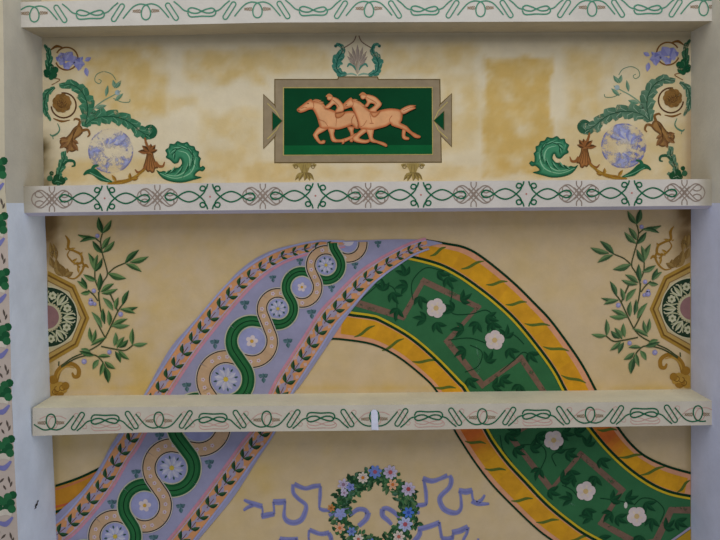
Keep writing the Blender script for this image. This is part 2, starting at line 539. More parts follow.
def mid_y(x): return (lerp_line(BEAMS['middle']['t'], x) + lerp_line(BEAMS['middle']['b'], x)) / 2
GK = (150, 134, 122)
for i in range(7):
    x0 = 52 + 105.4 * i; yc = mid_y(x0); a = Art(KB)
    f = lambda dx, dy: (x0 + dx, yc + dy)
    for sx in (-1, 1):
        for sy in (-1, 1):
            P = [(-2.6 * sx, -12.5 * sy), (-2.2 * sx, -8 * sy), (2 * sx, -3.5 * sy), (7 * sx, 2.5 * sy), (13 * sx, 7.6 * sy), (18.5 * sx, 5 * sy), (20.5 * sx, 0)]
            a.stroke([f(*p) for p in P], 1.1, GK, 1, smooth=5)
            P = [(-5 * sx, 6 * sy), (0, 1 * sy), (4 * sx, -4 * sy), (10 * sx, -8.6 * sy), (15.5 * sx, -7.5 * sy), (16.5 * sx, -3.5 * sy), (12.5 * sx, -1.6 * sy), (8.5 * sx, -3 * sy)]
            a.stroke([f(*p) for p in P], 1.1, GK, 1.5, smooth=5)
    put(a, 'painted_interlace_knot', b_mid, LINE, 'grey-brown interlaced knot')
for i in range(6):
    x0 = 52 + 105.4 * (i + 0.5); yc = mid_y(x0); a = Art(KB)
    f = lambda dx, dy: (x0 + dx, yc + dy)
    for sx in (-1, 1):
        for sy in (-1, 1):
            P = [(42 * sx, 4 * sy), (45 * sx, 0.0), (41 * sx, -3.6 * sy), (36 * sx, -2.4 * sy), (32 * sx, 0.3 * sy), (27 * sx, 3.6 * sy), (21 * sx, 5.2 * sy), (15 * sx, 3.4 * sy), (10 * sx, -0.2 * sy),
                 (5.5 * sx, -5 * sy), (5 * sx, -9.5 * sy), (8.5 * sx, -10.5 * sy), (10 * sx, -7.5 * sy), (7.5 * sx, -5.8 * sy), (4 * sx, -8 * sy), (2.4 * sx, -12.6 * sy)]
            a.stroke([f(*p) for p in P], 1.45, RG, 2, smooth=5)
    a.disc(x0, yc, 0.9, (190, 120, 110), 2)
    put(a, 'painted_green_scroll', b_mid, LINE, 'green double loop scroll')
a = Art(KB)  # small bluish-white patch across the rope pattern
a.poly([(371.5, 429.5), (371.3, 418), (371, 411.5), (373, 409.3), (376, 409.6), (377.6, 412), (378, 421), (378.6, 430)], (226, 228, 246), 3)
put(a, 'white_patch', b_low, PAINT, 'small white patch over the rope')

# ================================================================== HORSE RACE PANEL
panel = thing('racing_panel', 'green rectangular painted panel with two racing horses and jockeys in a grey frame', 'painting', 357, 121)
FR = (156, 140, 114); FRD = (112, 94, 56); FRL = (196, 178, 110)
a = Art()
def frame_ring(o, i, c, lay):
    n = len(o)
    for k in range(n): a.poly([o[k], o[(k + 1) % n], i[(k + 1) % n], i[k]], c, lay)
O = [(275.3, 80), (338, 80), (339, 77.5), (377, 77.5), (378, 80), (439.3, 80), (440.8, 161.7), (275.3, 162.2)]
OO = [(274.3, 79), (337.3, 79), (338.3, 76.4), (377.8, 76.4), (378.8, 79), (440.3, 79), (441.8, 162.7), (274.3, 163.2)]
a.poly(OO, FRD, 1); a.poly([(p[0], p[1]) for p in O], FR, 2)
a.poly([(283, 87.2), (432.6, 87), (433, 154.8), (283, 155.6)], FRL, 3)
put(a, 'frame', panel, PAINT, 'grey-brown moulded frame')
a = Art()
a.poly([(284, 88.2), (431.8, 88), (432.2, 154), (284, 154.8)], (8, 70, 40), 4)
put(a, 'field', panel, FIELD, 'dark green field')
a = Art()
a.poly([(284, 145.6), (432.1, 145), (432.2, 154), (284, 154.8)], (14, 98, 54), 4.5)
put(a, 'turf_strip', panel, FIELD, 'lighter green strip of turf')
for nm, pts, inn, tri in (('l', [(264, 95.2), (275.3, 106.5), (275.3, 135.5), (264, 148)], [(267.5, 103.5), (276.5, 112), (281, 121), (276.5, 130), (267.5, 139)], [(272.4, 111.5), (282.4, 121), (272.4, 131)]),
                      ('r', [(451.2, 94.4), (439.8, 105.3), (440.6, 134.4), (451.2, 146)], [(447.6, 102), (438, 111.5), (434, 120.7), (438, 130), (447.6, 138.5)], [(433.6, 120.7), (444, 111), (444, 130.3)])):
    e = Art(); cx = sum(p[0] for p in pts) / 4; cy = sum(p[1] for p in pts) / 4
    e.poly([(cx + (p[0] - cx) * 1.12, cy + (p[1] - cy) * 1.05) for p in pts], FRD, 2.2)
    e.poly(pts + [], FR, 2.5)
    e.stroke([(p[0], p[1]) for p in inn], 0.9, FRL, 3.4)
    s = 1 if nm == 'l' else -1
    e.poly([(pts[1][0] - s * 0.4, pts[1][1]), (pts[1][0] + s * 7.6, 121), (pts[2][0] - s * 0.4, pts[2][1])], FR, 3.2)
    ear = put(e, 'side_wedge', panel, PAINT)
    e = Art(); e.poly([((p[0] - tri[0][0] * 0) , p[1]) for p in tri], (8, 74, 44), 4.2)
    e.stroke(tri, 0.8, FRD, 4.4, closed=True)
    put(e, 'wedge_inset', panel, FIELD, 'green triangle', parent=ear)

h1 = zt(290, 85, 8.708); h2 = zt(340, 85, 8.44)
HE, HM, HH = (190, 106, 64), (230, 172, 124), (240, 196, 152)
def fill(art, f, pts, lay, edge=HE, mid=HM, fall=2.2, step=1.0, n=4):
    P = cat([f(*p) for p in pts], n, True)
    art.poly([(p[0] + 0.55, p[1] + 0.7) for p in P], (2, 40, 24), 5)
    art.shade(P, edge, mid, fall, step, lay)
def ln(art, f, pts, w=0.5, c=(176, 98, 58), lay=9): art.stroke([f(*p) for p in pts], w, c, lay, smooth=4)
# rear (left) horse first
ha = Art()
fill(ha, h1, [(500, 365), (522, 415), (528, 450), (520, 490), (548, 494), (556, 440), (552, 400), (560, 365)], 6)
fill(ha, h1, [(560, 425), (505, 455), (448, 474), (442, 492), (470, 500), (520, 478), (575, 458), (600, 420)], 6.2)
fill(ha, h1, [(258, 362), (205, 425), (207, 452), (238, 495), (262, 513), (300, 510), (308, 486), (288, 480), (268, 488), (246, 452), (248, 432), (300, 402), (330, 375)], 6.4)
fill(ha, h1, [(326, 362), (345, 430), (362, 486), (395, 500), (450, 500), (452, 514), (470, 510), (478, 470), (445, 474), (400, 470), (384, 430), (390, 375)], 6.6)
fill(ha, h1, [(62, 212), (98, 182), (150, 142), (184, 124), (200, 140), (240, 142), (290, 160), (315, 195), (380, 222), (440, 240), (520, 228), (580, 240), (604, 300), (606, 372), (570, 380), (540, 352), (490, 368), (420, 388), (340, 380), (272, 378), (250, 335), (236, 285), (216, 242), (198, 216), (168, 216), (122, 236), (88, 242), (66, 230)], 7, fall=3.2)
ln(ha, h1, [(195, 215), (208, 190), (202, 150)]); ln(ha, h1, [(250, 300), (300, 320), (330, 360)], 0.4)
ln(ha, h1, [(540, 350), (538, 300), (560, 260)], 0.5); ln(ha, h1, [(100, 205), (130, 195), (150, 200)], 0.4); ln(ha, h1, [(150, 165), (165, 162)], 0.7, (110, 60, 40))
ln(ha, h1, [(70, 222), (86, 222)], 0.5, (120, 66, 42))
ln(ha, h1, [(390, 250), (405, 290), (400, 360)], 0.35)
hA = put(ha, 'racehorse', panel, PAINT, 'left galloping horse in the lead')
m = Art()
for (x, y, ex, ey) in ((196, 138, 252, 128), (215, 142, 275, 135), (238, 150, 298, 152), (258, 160, 300, 172), (280, 172, 312, 190)):
    m.leaf(h1(x, y), h1(ex, ey), 1.9, (214, 150, 104), (190, 120, 78), 9)
put(m, 'mane', panel, PAINT, parent=hA)
m = Art(); fill(m, h1, [(395, 245), (420, 236), (470, 232), (476, 255), (440, 285), (405, 290), (392, 270)], 8.5, (170, 96, 54), (210, 140, 92))
put(m, 'saddle', panel, PAINT, parent=hA)
# right horse
hb = Art()
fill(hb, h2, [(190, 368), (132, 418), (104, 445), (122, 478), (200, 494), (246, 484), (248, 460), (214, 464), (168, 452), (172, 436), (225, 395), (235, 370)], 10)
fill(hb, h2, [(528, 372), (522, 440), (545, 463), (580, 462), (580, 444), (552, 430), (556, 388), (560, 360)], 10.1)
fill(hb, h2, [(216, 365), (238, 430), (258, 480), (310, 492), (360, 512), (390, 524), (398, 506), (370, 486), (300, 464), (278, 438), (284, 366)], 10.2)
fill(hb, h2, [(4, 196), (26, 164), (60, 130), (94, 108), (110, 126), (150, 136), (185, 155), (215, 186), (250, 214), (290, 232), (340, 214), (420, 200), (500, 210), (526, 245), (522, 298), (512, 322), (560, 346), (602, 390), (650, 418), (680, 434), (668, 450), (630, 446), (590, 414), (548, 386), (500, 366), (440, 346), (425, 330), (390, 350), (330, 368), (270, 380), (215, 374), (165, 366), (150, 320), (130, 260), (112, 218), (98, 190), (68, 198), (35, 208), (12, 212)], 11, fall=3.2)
ln(hb, h2, [(98, 190), (112, 165), (104, 130)], lay=12.5); ln(hb, h2, [(425, 330), (418, 290), (440, 260)], lay=12.5); ln(hb, h2, [(250, 240), (262, 290), (270, 325)], 0.4, lay=12.5)
ln(hb, h2, [(250, 325), (285, 325)], 0.5, lay=12.5); ln(hb, h2, [(170, 355), (200, 340), (225, 300)], 0.4, lay=12.5); ln(hb, h2, [(46, 172), (60, 166)], 0.6, (110, 60, 40), 12.5)
ln(hb, h2, [(20, 186), (50, 180), (70, 186)], 0.4, lay=12.5); ln(hb, h2, [(150, 365), (152, 320), (134, 262), (112, 220)], 0.5, (160, 84, 50), 12.5)
hB = put(hb, 'racehorse', panel, PAINT, 'right galloping horse with raised tail')
m = Art(); fill(m, h2, [(505, 216), (540, 190), (590, 172), (640, 176), (622, 188), (640, 196), (610, 212), (588, 222), (540, 248), (518, 242)], 12, (190, 108, 66), (232, 178, 134))
ln(m, h2, [(530, 222), (580, 198), (630, 184)], 0.4, lay=13.5); put(m, 'tail', panel, PAINT, parent=hB)
m = Art()
for (x, y, ex, ey) in ((100, 128, 150, 128), (120, 136, 176, 148), (148, 146, 200, 168), (176, 162, 220, 188)):
    m.leaf(h2(x, y), h2(ex, ey), 1.7, (220, 158, 112), (192, 124, 80), 12.4)
put(m, 'mane', panel, PAINT, parent=hB)
m = Art(); fill(m, h2, [(255, 232), (300, 228), (340, 218), (326, 250), (296, 274), (272, 268)], 12.2, (176, 100, 58), (216, 150, 104))
put(m, 'saddle', panel, PAINT, parent=hB)
for f, hd, torso, lay, lab in ((h1, (345, 106, 24), [(372, 106), (420, 124), (455, 160), (474, 195), (462, 232), (404, 244), (396, 226), (408, 198), (386, 172), (345, 204), (312, 208), (304, 192), (345, 155), (358, 130)], 14, 'jockey bent over the left horse'),
                          (h2, (196, 92, 25), [(224, 82), (290, 98), (336, 136), (352, 166), (336, 190), (312, 214), (302, 232), (250, 226), (246, 210), (292, 172), (268, 158), (252, 162), (232, 188), (204, 180), (226, 150), (216, 122), (206, 108)], 14, 'jockey bent over the right horse')):
    j = Art(); fill(j, f, torso, lay, fall=1.8, step=0.8)
    cx, cy, r = hd
    fill(j, f, [(cx - r * 0.95, cy + 8), (cx - r * 0.8, cy - r * 0.6), (cx, cy - r), (cx + r, cy - r * 0.3), (cx + r, cy + r * 0.6), (cx, cy + r * 1.3), (cx - r * 0.7, cy + r)], lay + 0.6, fall=1.4, step=0.7)
    ln(j, f, [(torso[0][0], torso[0][1] + 25), (torso[2][0] - 40, torso[2][1] + 10), (torso[3][0] - 45, torso[3][1] + 0)], 0.4, lay=lay + 1.5)
    jo = put(j, 'jockey', panel, PAINT, lab)
    j = Art(); j.poly(cat([f(*p) for p in [(cx - r * 1.35, cy - r * 0.05), (cx - r * 0.9, cy - r * 0.75), (cx, cy - r * 1.15), (cx + r * 1.0, cy - r * 0.5), (cx + r * 1.0, cy - r * 0.1), (cx - r * 0.4, cy - r * 0.1)]], 4, True), (206, 132, 84), lay + 1.6)
    put(j, 'cap', panel, PAINT, parent=jo)

# crest above the frame
cr = thing('palmette_crest', 'small teal and grey palmette crest standing on top of the horse panel frame', 'ornament', 357.5, 62)
c6 = zt(300, 30, 6.0); mir = lambda f: (lambda x, y: f(690 - x, y))
for f in (c6, mir(c6)):
    a = Art(); a.acanthus([f(*p) for p in [(280, 268), (235, 255), (218, 215), (232, 165), (256, 125), (244, 92), (216, 86)]], 10, (34, 104, 90), (110, 170, 148), 1, 5, (0.3, 0.8, 1, 0.9, 0.45, 0.3))
    a.disc(*f(214, 96), 1.6, (44, 100, 88), 1.4, 10)
    put(a, 'leaf_volute', cr, WORN)
    a = Art(); a.stroke([f(*p) for p in [(337, 34), (318, 72), (262, 108)]], 1.0, (128, 104, 86), 1, smooth=5); put(a, 'stem', cr, LINE)
    a = Art(); a.stroke([f(*p) for p in [(335, 240), (318, 212), (296, 205), (284, 222)]], [1, 2.6, 2.4, 1], (86, 146, 128), 1, smooth=5)
    a.stroke([f(*p) for p in [(270, 268), (310, 262), (340, 272)]], [1, 1.8, 1], (140, 176, 156), 1, smooth=4)
    put(a, 'small_curl', cr, WORN)
a = Art()
for ex, ey, w in ((345, 86, 3.6), (312, 98, 3.2), (378, 98, 3.2), (288, 124, 3), (402, 124, 3), (282, 156, 2.8), (408, 156, 2.8), (296, 186, 2.2), (394, 186, 2.2)):
    b0 = c6(345 + (ex - 345) * 0.2, 222 + (ey - 222) * 0.2); a.leaf(b0, c6(ex, ey), w, (158, 144, 134), (176, 160, 146), 1, fat=0.75)
a.leaf(c6(345, 265), c6(345, 180), 6, (186, 176, 158), (176, 162, 140), 0.8)
put(a, 'palmette_fan', cr, WORN)
for cx, lab in ((304.5, 'small olive-gold leafy bracket under the horse panel, below the leading horse'), (413, 'small olive-gold leafy bracket under the horse panel, below the trailing horse tail')):
    t = thing('leaf_bracket', lab, 'ornament', cx, 172); OL, OLD = (166, 146, 88), (130, 112, 66)
    a = Art()
    a.poly(cat([(cx - 10, 163.6), (cx + 10, 163.4), (cx + 11, 166.5), (cx + 6, 166.8), (cx + 4, 170), (cx + 2.5, 173), (cx - 2.5, 173), (cx - 4, 170), (cx - 6, 166.8), (cx - 11, 166.5)], 3, True), OL, 1)
    for s in (-1, 1): a.ring(cx + s * 8.6, 166.6, 1.7, 0.9, OLD, 1.6, n=14); a.stroke([(cx + s, 164.5), (cx + s * 2, 172)], 0.5, OLD, 1.6)
    put(a, 'cup', t, WORN)
    a = Art()
    for ex, ey in ((-9.5, 180.5), (9.5, 180.2), (-5.5, 181.3), (5.5, 181), (0, 181)): a.leaf((cx, 172.5), (cx + ex, ey), 4.2, OL, OLD, 1, bend=0.12 if ex < 0 else -0.12)
    put(a, 'leaf_tuft', t, WORN)

# ================================================================== CORNER SCROLLS
p1 = zt(30, 30, 6.0); p2 = zt(30, 100, 6.0); p3 = zt(120, 100, 6.0)
def corner(left):
    T = None if left else (lambda x, y: (734.5 - x, y - 5))
    r = thing('acanthus_scroll', 'acanthus scroll in the corner the horses gallop towards, with patchy worn-away blue rosette' if left else
              'acanthus scroll in the corner behind the horses, beside the broad ochre patch', 'ornament', *((110, 120) if left else (625, 115)))
    GD, GL_ = ((34, 94, 66), (112, 168, 134)) if left else ((50, 94, 70), (150, 176, 152))
    N = lambda: Art(T=T, base=0)
    def P(a, name, mat=WORN, lab=None, par=None): return put(a, name, r, mat, lab, par)
    # lilac flower in a brown ring
    a = N(); a.ring(*p1(220, 172), 11.3, 1.5, BROWN, 1, -150, 160); a.stroke([p1(*q) for q in [(125, 120), (160, 98), (200, 108)]], [1, 3, 1], BROWN, 1.2, smooth=5); P(a, 'brown_ring', PAINT)
    a = N(); LV = [(205, 190, 185, 135, 60), (215, 185, 255, 130, 50), (210, 195, 170, 180, 40), (240, 195, 290, 165, 45), (230, 205, 205, 232, 40), (260, 200, 330, 205, 50), (280, 200, 320, 160, 22), (330, 185, 368, 165, 20), (300, 205, 290, 245, 25), (335, 225, 345, 280, 22), (300, 195, 270, 180, 40), (230, 190, 240, 225, 40), (180, 160, 165, 190, 30)]
    for (x, y, ex, ey, w) in LV: a.leaf(p1(x, y), p1(ex, ey), w / 6 * 1.3, (142, 144, 204) if (x + ey) % 2 else (126, 130, 196), (158, 160, 210), 2 + 0.02 * (x % 7))
    P(a, 'lilac_flower', WORN if left else PAINT)
    # upper stem and leaf knot
    a = N(); a.acanthus([p1(*q) for q in [(128, 275), (112, 220), (116, 165), (108, 120), (84, 86)]], 9, GD, GL_ if left else (80, 130, 96), 1, 4); P(a, 'acanthus_leaf')
    a = N()
    for (x, y, w) in ((120, 225, 26), (150, 240, 22), (140, 270, 24), (105, 265, 22), (128, 285, 16), (95, 250, 14)): a.disc(*p1(x, y), w / 6, (24, 82, 54) if x % 2 else (32, 92, 60), 1.5 + (x % 5) * 0.1, 10)
    a.stroke([p1(*q) for q in [(150, 290), (180, 300), (130, 330)]], 0.9, BROWN, 1, smooth=4)
    P(a, 'leaf_knot')
    # leaf round the brown rosette
    a = N(); a.acanthus([p1(*q) for q in [(325, 580), (342, 520), (345, 450), (315, 375), (255, 330), (175, 335)]], 14, GD, GL_, 1, 5, (0.5, 1, 1.05, 1, 0.8, 0.3)); P(a, 'acanthus_leaf')
    a = N(); a.acanthus([p1(*q) for q in [(150, 345), (105, 375), (88, 430), (95, 490), (125, 545)]], 9, GD, GL_, 1, 4); P(a, 'acanthus_leaf')
    a = N(); a.ring(*p1(202, 452), 12.4, 1.5, BROWN_D, 1, -100, 175); a.stroke([p1(*q) for q in [(140, 530), (190, 548), (240, 540)]], [1, 2.2, 0.6], BROWN, 1, smooth=4)
    P(a, 'brown_ring', PAINT)
    a = N()
    cx, cy = p1(192, 438)
    for i in range(9):
        an = i * 2 * math.pi / 9; a.disc(cx + 5.8 * math.cos(an), cy + 5.8 * math.sin(an), 4, (128, 94, 50) if i % 2 else (146, 108, 58), 2 + 0.05 * i, 12)
    a.disc(cx, cy, 6.4, (138, 102, 54), 2.6, 16)
    for i in range(7):
        an = i * 0.9; a.ring(cx + 2.6 * math.cos(an), cy + 2.6 * math.sin(an), 2.2, 0.6, (96, 66, 38), 3, 0, 200, 8)
    P(a, 'brown_rosette', WORN)
    # airy vine spray
    TL, TLD = (126, 158, 132), (96, 138, 112)
    a = N()
    a.stroke([p1(*q) for q in [(355, 530), (385, 470), (440, 425), (500, 392), (545, 365)]], [2, 1.2, 0.8], TL, 1, smooth=5)
    a.stroke([p1(*q) for q in [(515, 300), (490, 265), (440, 250), (398, 270), (390, 305), (415, 322), (428, 305), (412, 295)]], 0.7, TLD, 1, smooth=5)
    a.stroke([p1(*q) for q in [(500, 410), (550, 432), (595, 432), (600, 415)]], 0.7, TLD, 1, smooth=5)
    for (x, y, ex, ey, w) in ((455, 400, 468, 330, 20), (510, 350, 498, 298, 22), (515, 350, 548, 302, 22), (505, 352, 570, 350, 0), (510, 425, 560, 380, 22), (395, 470, 460, 452, 26), (505, 345, 522, 318, 14)):
        if w: a.leaf(p1(x, y), p1(ex, ey), w / 6 * 1.1, TLD, TL, 1.4)
    a.disc(*p1(525, 375), 2.6, (164, 184, 190), 1.6, 10)
    P(a, 'vine_spray')
    # arching leaf over the rosette
    a = N(); a.acanthus([p2(*q) for q in [(330, 152), (400, 108), (500, 100), (590, 130), (660, 185), (715, 215), (735, 190), (720, 165)]], 14.5, GD, GL_, 1.2, 7, (0.35, 1, 1.1, 1, 0.9, 0.9, 0.6, 0.35)); P(a, 'acanthus_leaf')
    a = N(); a.stroke([p3(*q) for q in [(150, 215), (195, 215), (212, 185), (190, 158), (160, 165), (165, 182)]], [3, 5, 4, 3.5, 3, 1.5], GD, 1.6, smooth=6); P(a, 'leaf_curl')
    # brown calyxes
    a = N(); a.shade(cat([p2(*q) for q in [(300, 150), (320, 185), (300, 215), (270, 240), (285, 290), (250, 312), (215, 290), (185, 270), (180, 240), (215, 225), (240, 200), (265, 165)]], 4, True), BROWN_D, (162, 122, 72), 2.5, 1.3, 1.5)
    a.stroke([p2(*q) for q in [(290, 160), (300, 125), (275, 112), (262, 122)]], [3, 2.4, 2, 1], BROWN, 1.6, smooth=5); a.stroke([p2(*q) for q in [(310, 185), (345, 178), (358, 205), (345, 222)]], [3, 2.4, 2, 1], BROWN, 1.6, smooth=5)
    for (x, y, ex, ey, w) in ((230, 235, 178, 232, 22), (225, 250, 178, 290, 26), (240, 260, 222, 320, 24), (255, 260, 290, 305, 26), (255, 240, 292, 262, 20)): a.leaf(p2(x, y), p2(ex, ey), w / 6 * 1.2, (124, 86, 54), (150, 110, 70), 1.9)
    for i in range(4): a.stroke([p2(285 - i * 8, 165 + i * 4), p2(235 - i * 8 + i * 14, 265 + i * 6)], 0.5, BROWN_D, 2, )
    P(a, 'brown_calyx')
    a = N(); BC = (150, 98, 56)
    a.stroke([p3(*q) for q in [(150, 225), (156, 255), (168, 285)]], [1.6, 2.4, 3], BC, 1.4, smooth=4)
    a.shade(cat([p3(*q) for q in [(163, 305), (195, 305), (204, 345), (222, 385), (228, 408), (212, 412), (206, 432), (190, 438), (180, 428), (166, 432), (150, 412), (140, 402), (150, 368), (158, 335)]], 4, True), BROWN_D, (168, 114, 66), 2.2, 1.1, 1.6)
    for (x, y, ex, ey, w) in ((175, 312, 108, 308, 24), (175, 310, 132, 272, 22), (180, 310, 186, 262, 24), (182, 312, 214, 268, 22), (182, 314, 226, 298, 18)): a.leaf(p3(x, y), p3(ex, ey), w / 6 * 1.2, BROWN_D, BC, 2.4)
    a.stroke([p3(*q) for q in [(158, 395), (135, 425), (108, 434), (90, 416)]], [3.2, 3, 2.2, 0.8], BC, 1.8, smooth=5); a.stroke([p3(*q) for q in [(214, 372), (232, 396), (258, 396), (268, 370)]], [3.2, 3, 2.2, 0.8], BC, 1.8, smooth=5)
    for i in range(4): a.stroke([p3(170 + i * 5, 322), p3(160 + i * 17, 412)], 0.5, BROWN_D, 2.6)
    P(a, 'brown_calyx', PAINT)
    # bottom left leaf
    a = N(); a.acanthus([p2(*q) for q in [(195, 500), (170, 460), (188, 400), (205, 350), (200, 305)]], 10, GD, GL_, 1.3, 4, (1.3, 0.8, 0.9, 0.9, 0.6)); a.stroke([p2(*q) for q in [(195, 395), (225, 365), (262, 368), (268, 392), (250, 398)]], [2.5, 3, 2.2, 1.2], GD, 1.5, smooth=5)
    for (x, y, w) in ((165, 470, 26), (190, 485, 24), (150, 490, 20), (120, 470, 18), (130, 440, 14)): a.disc(*p2(x, y), w / 6, (34, 84, 54) if x % 4 else (60, 110, 80), 1.4 + (x % 7) * 0.05, 10)
    P(a, 'acanthus_leaf')
    a = N(); a.stroke([p2(*q) for q in [(165, 140), (178, 175), (165, 200), (135, 215), (120, 205)]], [0.8, 1.4, 2, 1], TLD, 1, smooth=5); a.stroke([p2(*q) for q in [(135, 215), (140, 235)]], 0.8, TLD, 1); P(a, 'tendril')
    # pale blue rosette
    a = N(); cx, cy = p2(485, 305)
    BL = (164, 170, 212) if left else (162, 168, 214)
    a.ring(cx, cy, 17.5, 9, BL, 1); a.ring(cx, cy, 22, 1.2, (124, 130, 196), 1.3); a.disc(cx, cy, 13, (206, 200, 200), 0.7)
    for i in range(10):
        an = i * 0.63; a.leaf((cx + 7 * math.cos(an), cy + 7 * math.sin(an)), (cx + 20 * math.cos(an + 0.5), cy + 20 * math.sin(an + 0.5)), 6, (146, 152, 208), (184, 188, 220), 1.5 + 0.03 * i, bend=0.15)
    if not left:
        a.stroke([(cx - 17.5 * math.cos(t * 0.11 - 0.5) + 0, cy + 17.5 * math.sin(t * 0.11 - 0.5)) for t in range(16)], [3, 8, 9, 7, 2], (128, 136, 210), 1.9)
    P(a, 'blue_rosette', FADED)
    # small green leaf and ochre scroll under it
    a = N(); a.stroke([p2(*q) for q in [(322, 450), (345, 432), (385, 432), (430, 468), (495, 492)]], [1.2, 4, 7, 6, 1], (36, 100, 70), 2.2, smooth=5); a.stroke([p2(*q) for q in [(372, 425), (385, 398), (412, 392)]], [4, 3, 1.6], (44, 110, 80), 2.2, smooth=5); a.stroke([p2(*q) for q in [(360, 435), (430, 470), (480, 488)]], 0.8, (110, 170, 136), 2.6, smooth=4); P(a, 'curled_leaf', PAINT)
    a = N(); a.stroke([p2(*q) for q in [(465, 502), (530, 494), (590, 482), (640, 455), (690, 415)]], [1, 4.2, 3.6, 2.4, 1.6], (164, 124, 48), 2, smooth=5)
    for (x, y, ex, ey) in ((520, 490, 490, 448), (600, 478, 600, 436), (625, 465, 655, 452), (560, 490, 500, 500), (610, 478, 650, 470)): a.leaf(p2(x, y), p2(ex, ey), 3.4, (150, 108, 44), (178, 140, 60), 2.3)
    P(a, 'ochre_scroll', PAINT)
    # big curled leaf at the inner end
    a = N()
    Q = [(218, 420), (250, 465), (300, 488), (370, 496), (440, 480), (492, 464), (450, 452), (474, 425), (495, 428), (512, 410), (498, 395), (482, 402), (480, 370), (486, 350), (472, 335), (474, 310), (455, 300), (446, 278), (420, 272), (405, 252), (375, 258), (345, 246), (325, 264), (300, 262), (292, 285), (272, 300), (282, 325), (275, 345), (300, 360), (325, 382), (350, 375), (362, 352), (372, 378), (355, 402), (335, 408), (325, 425), (302, 418), (285, 432), (262, 425), (240, 430)]
    a.shade(cat([p3(*q) for q in Q], 3, True), (24, 86, 60), (70, 144, 108), 3.5, 1.4, 1.5)
    for q in ([(240, 440), (330, 470), (420, 440), (450, 370), (430, 310), (370, 285), (310, 310)], [(270, 445), (340, 455), (400, 420), (420, 365), (400, 320), (350, 305)]): a.stroke([p3(*z) for z in q], [0.5, 1.2, 1.2, 0.5], (140, 196, 160), 2, smooth=5)
    for i in range(9):
        an = -2.6 + i * 0.55; x, y = 365 + 75 * math.cos(an), 365 + 75 * math.sin(an); a.stroke([p3(x, y), p3(365 + 105 * math.cos(an + 0.25), 365 + 105 * math.sin(an + 0.25))], [0.4, 1.3, 0.3], (16, 66, 46) if i % 2 else (120, 180, 146), 2.2)
    for (x, y, ex, ey, w, b_) in ((300, 440, 330, 398, 16, .1), (340, 448, 372, 396, 18, .12), (385, 440, 408, 372, 20, .14), (420, 415, 428, 342, 20, .14), (440, 380, 424, 306, 18, .12), (440, 340, 398, 278, 18, .12), (415, 300, 352, 272, 18, .1), (375, 285, 312, 290, 16, .1), (345, 290, 300, 325, 14, .1), (330, 310, 318, 352, 12, .1), (265, 448, 292, 420, 12, .1)):
        a.leaf(p3(x, y), p3(ex, ey), w / 6, (40, 112, 78), (112, 178, 142), 2.6, bend=b_)
        a.stroke([p3(x, y), p3((x + ex) / 2 + 6, (y + ey) / 2 + 6), p3(ex + 8, ey + 6)], [0.3, 0.9, 0.3], (16, 66, 46), 3)
    P(a, 'curled_acanthus_leaf', PAINT)
corner(True); corner(False)

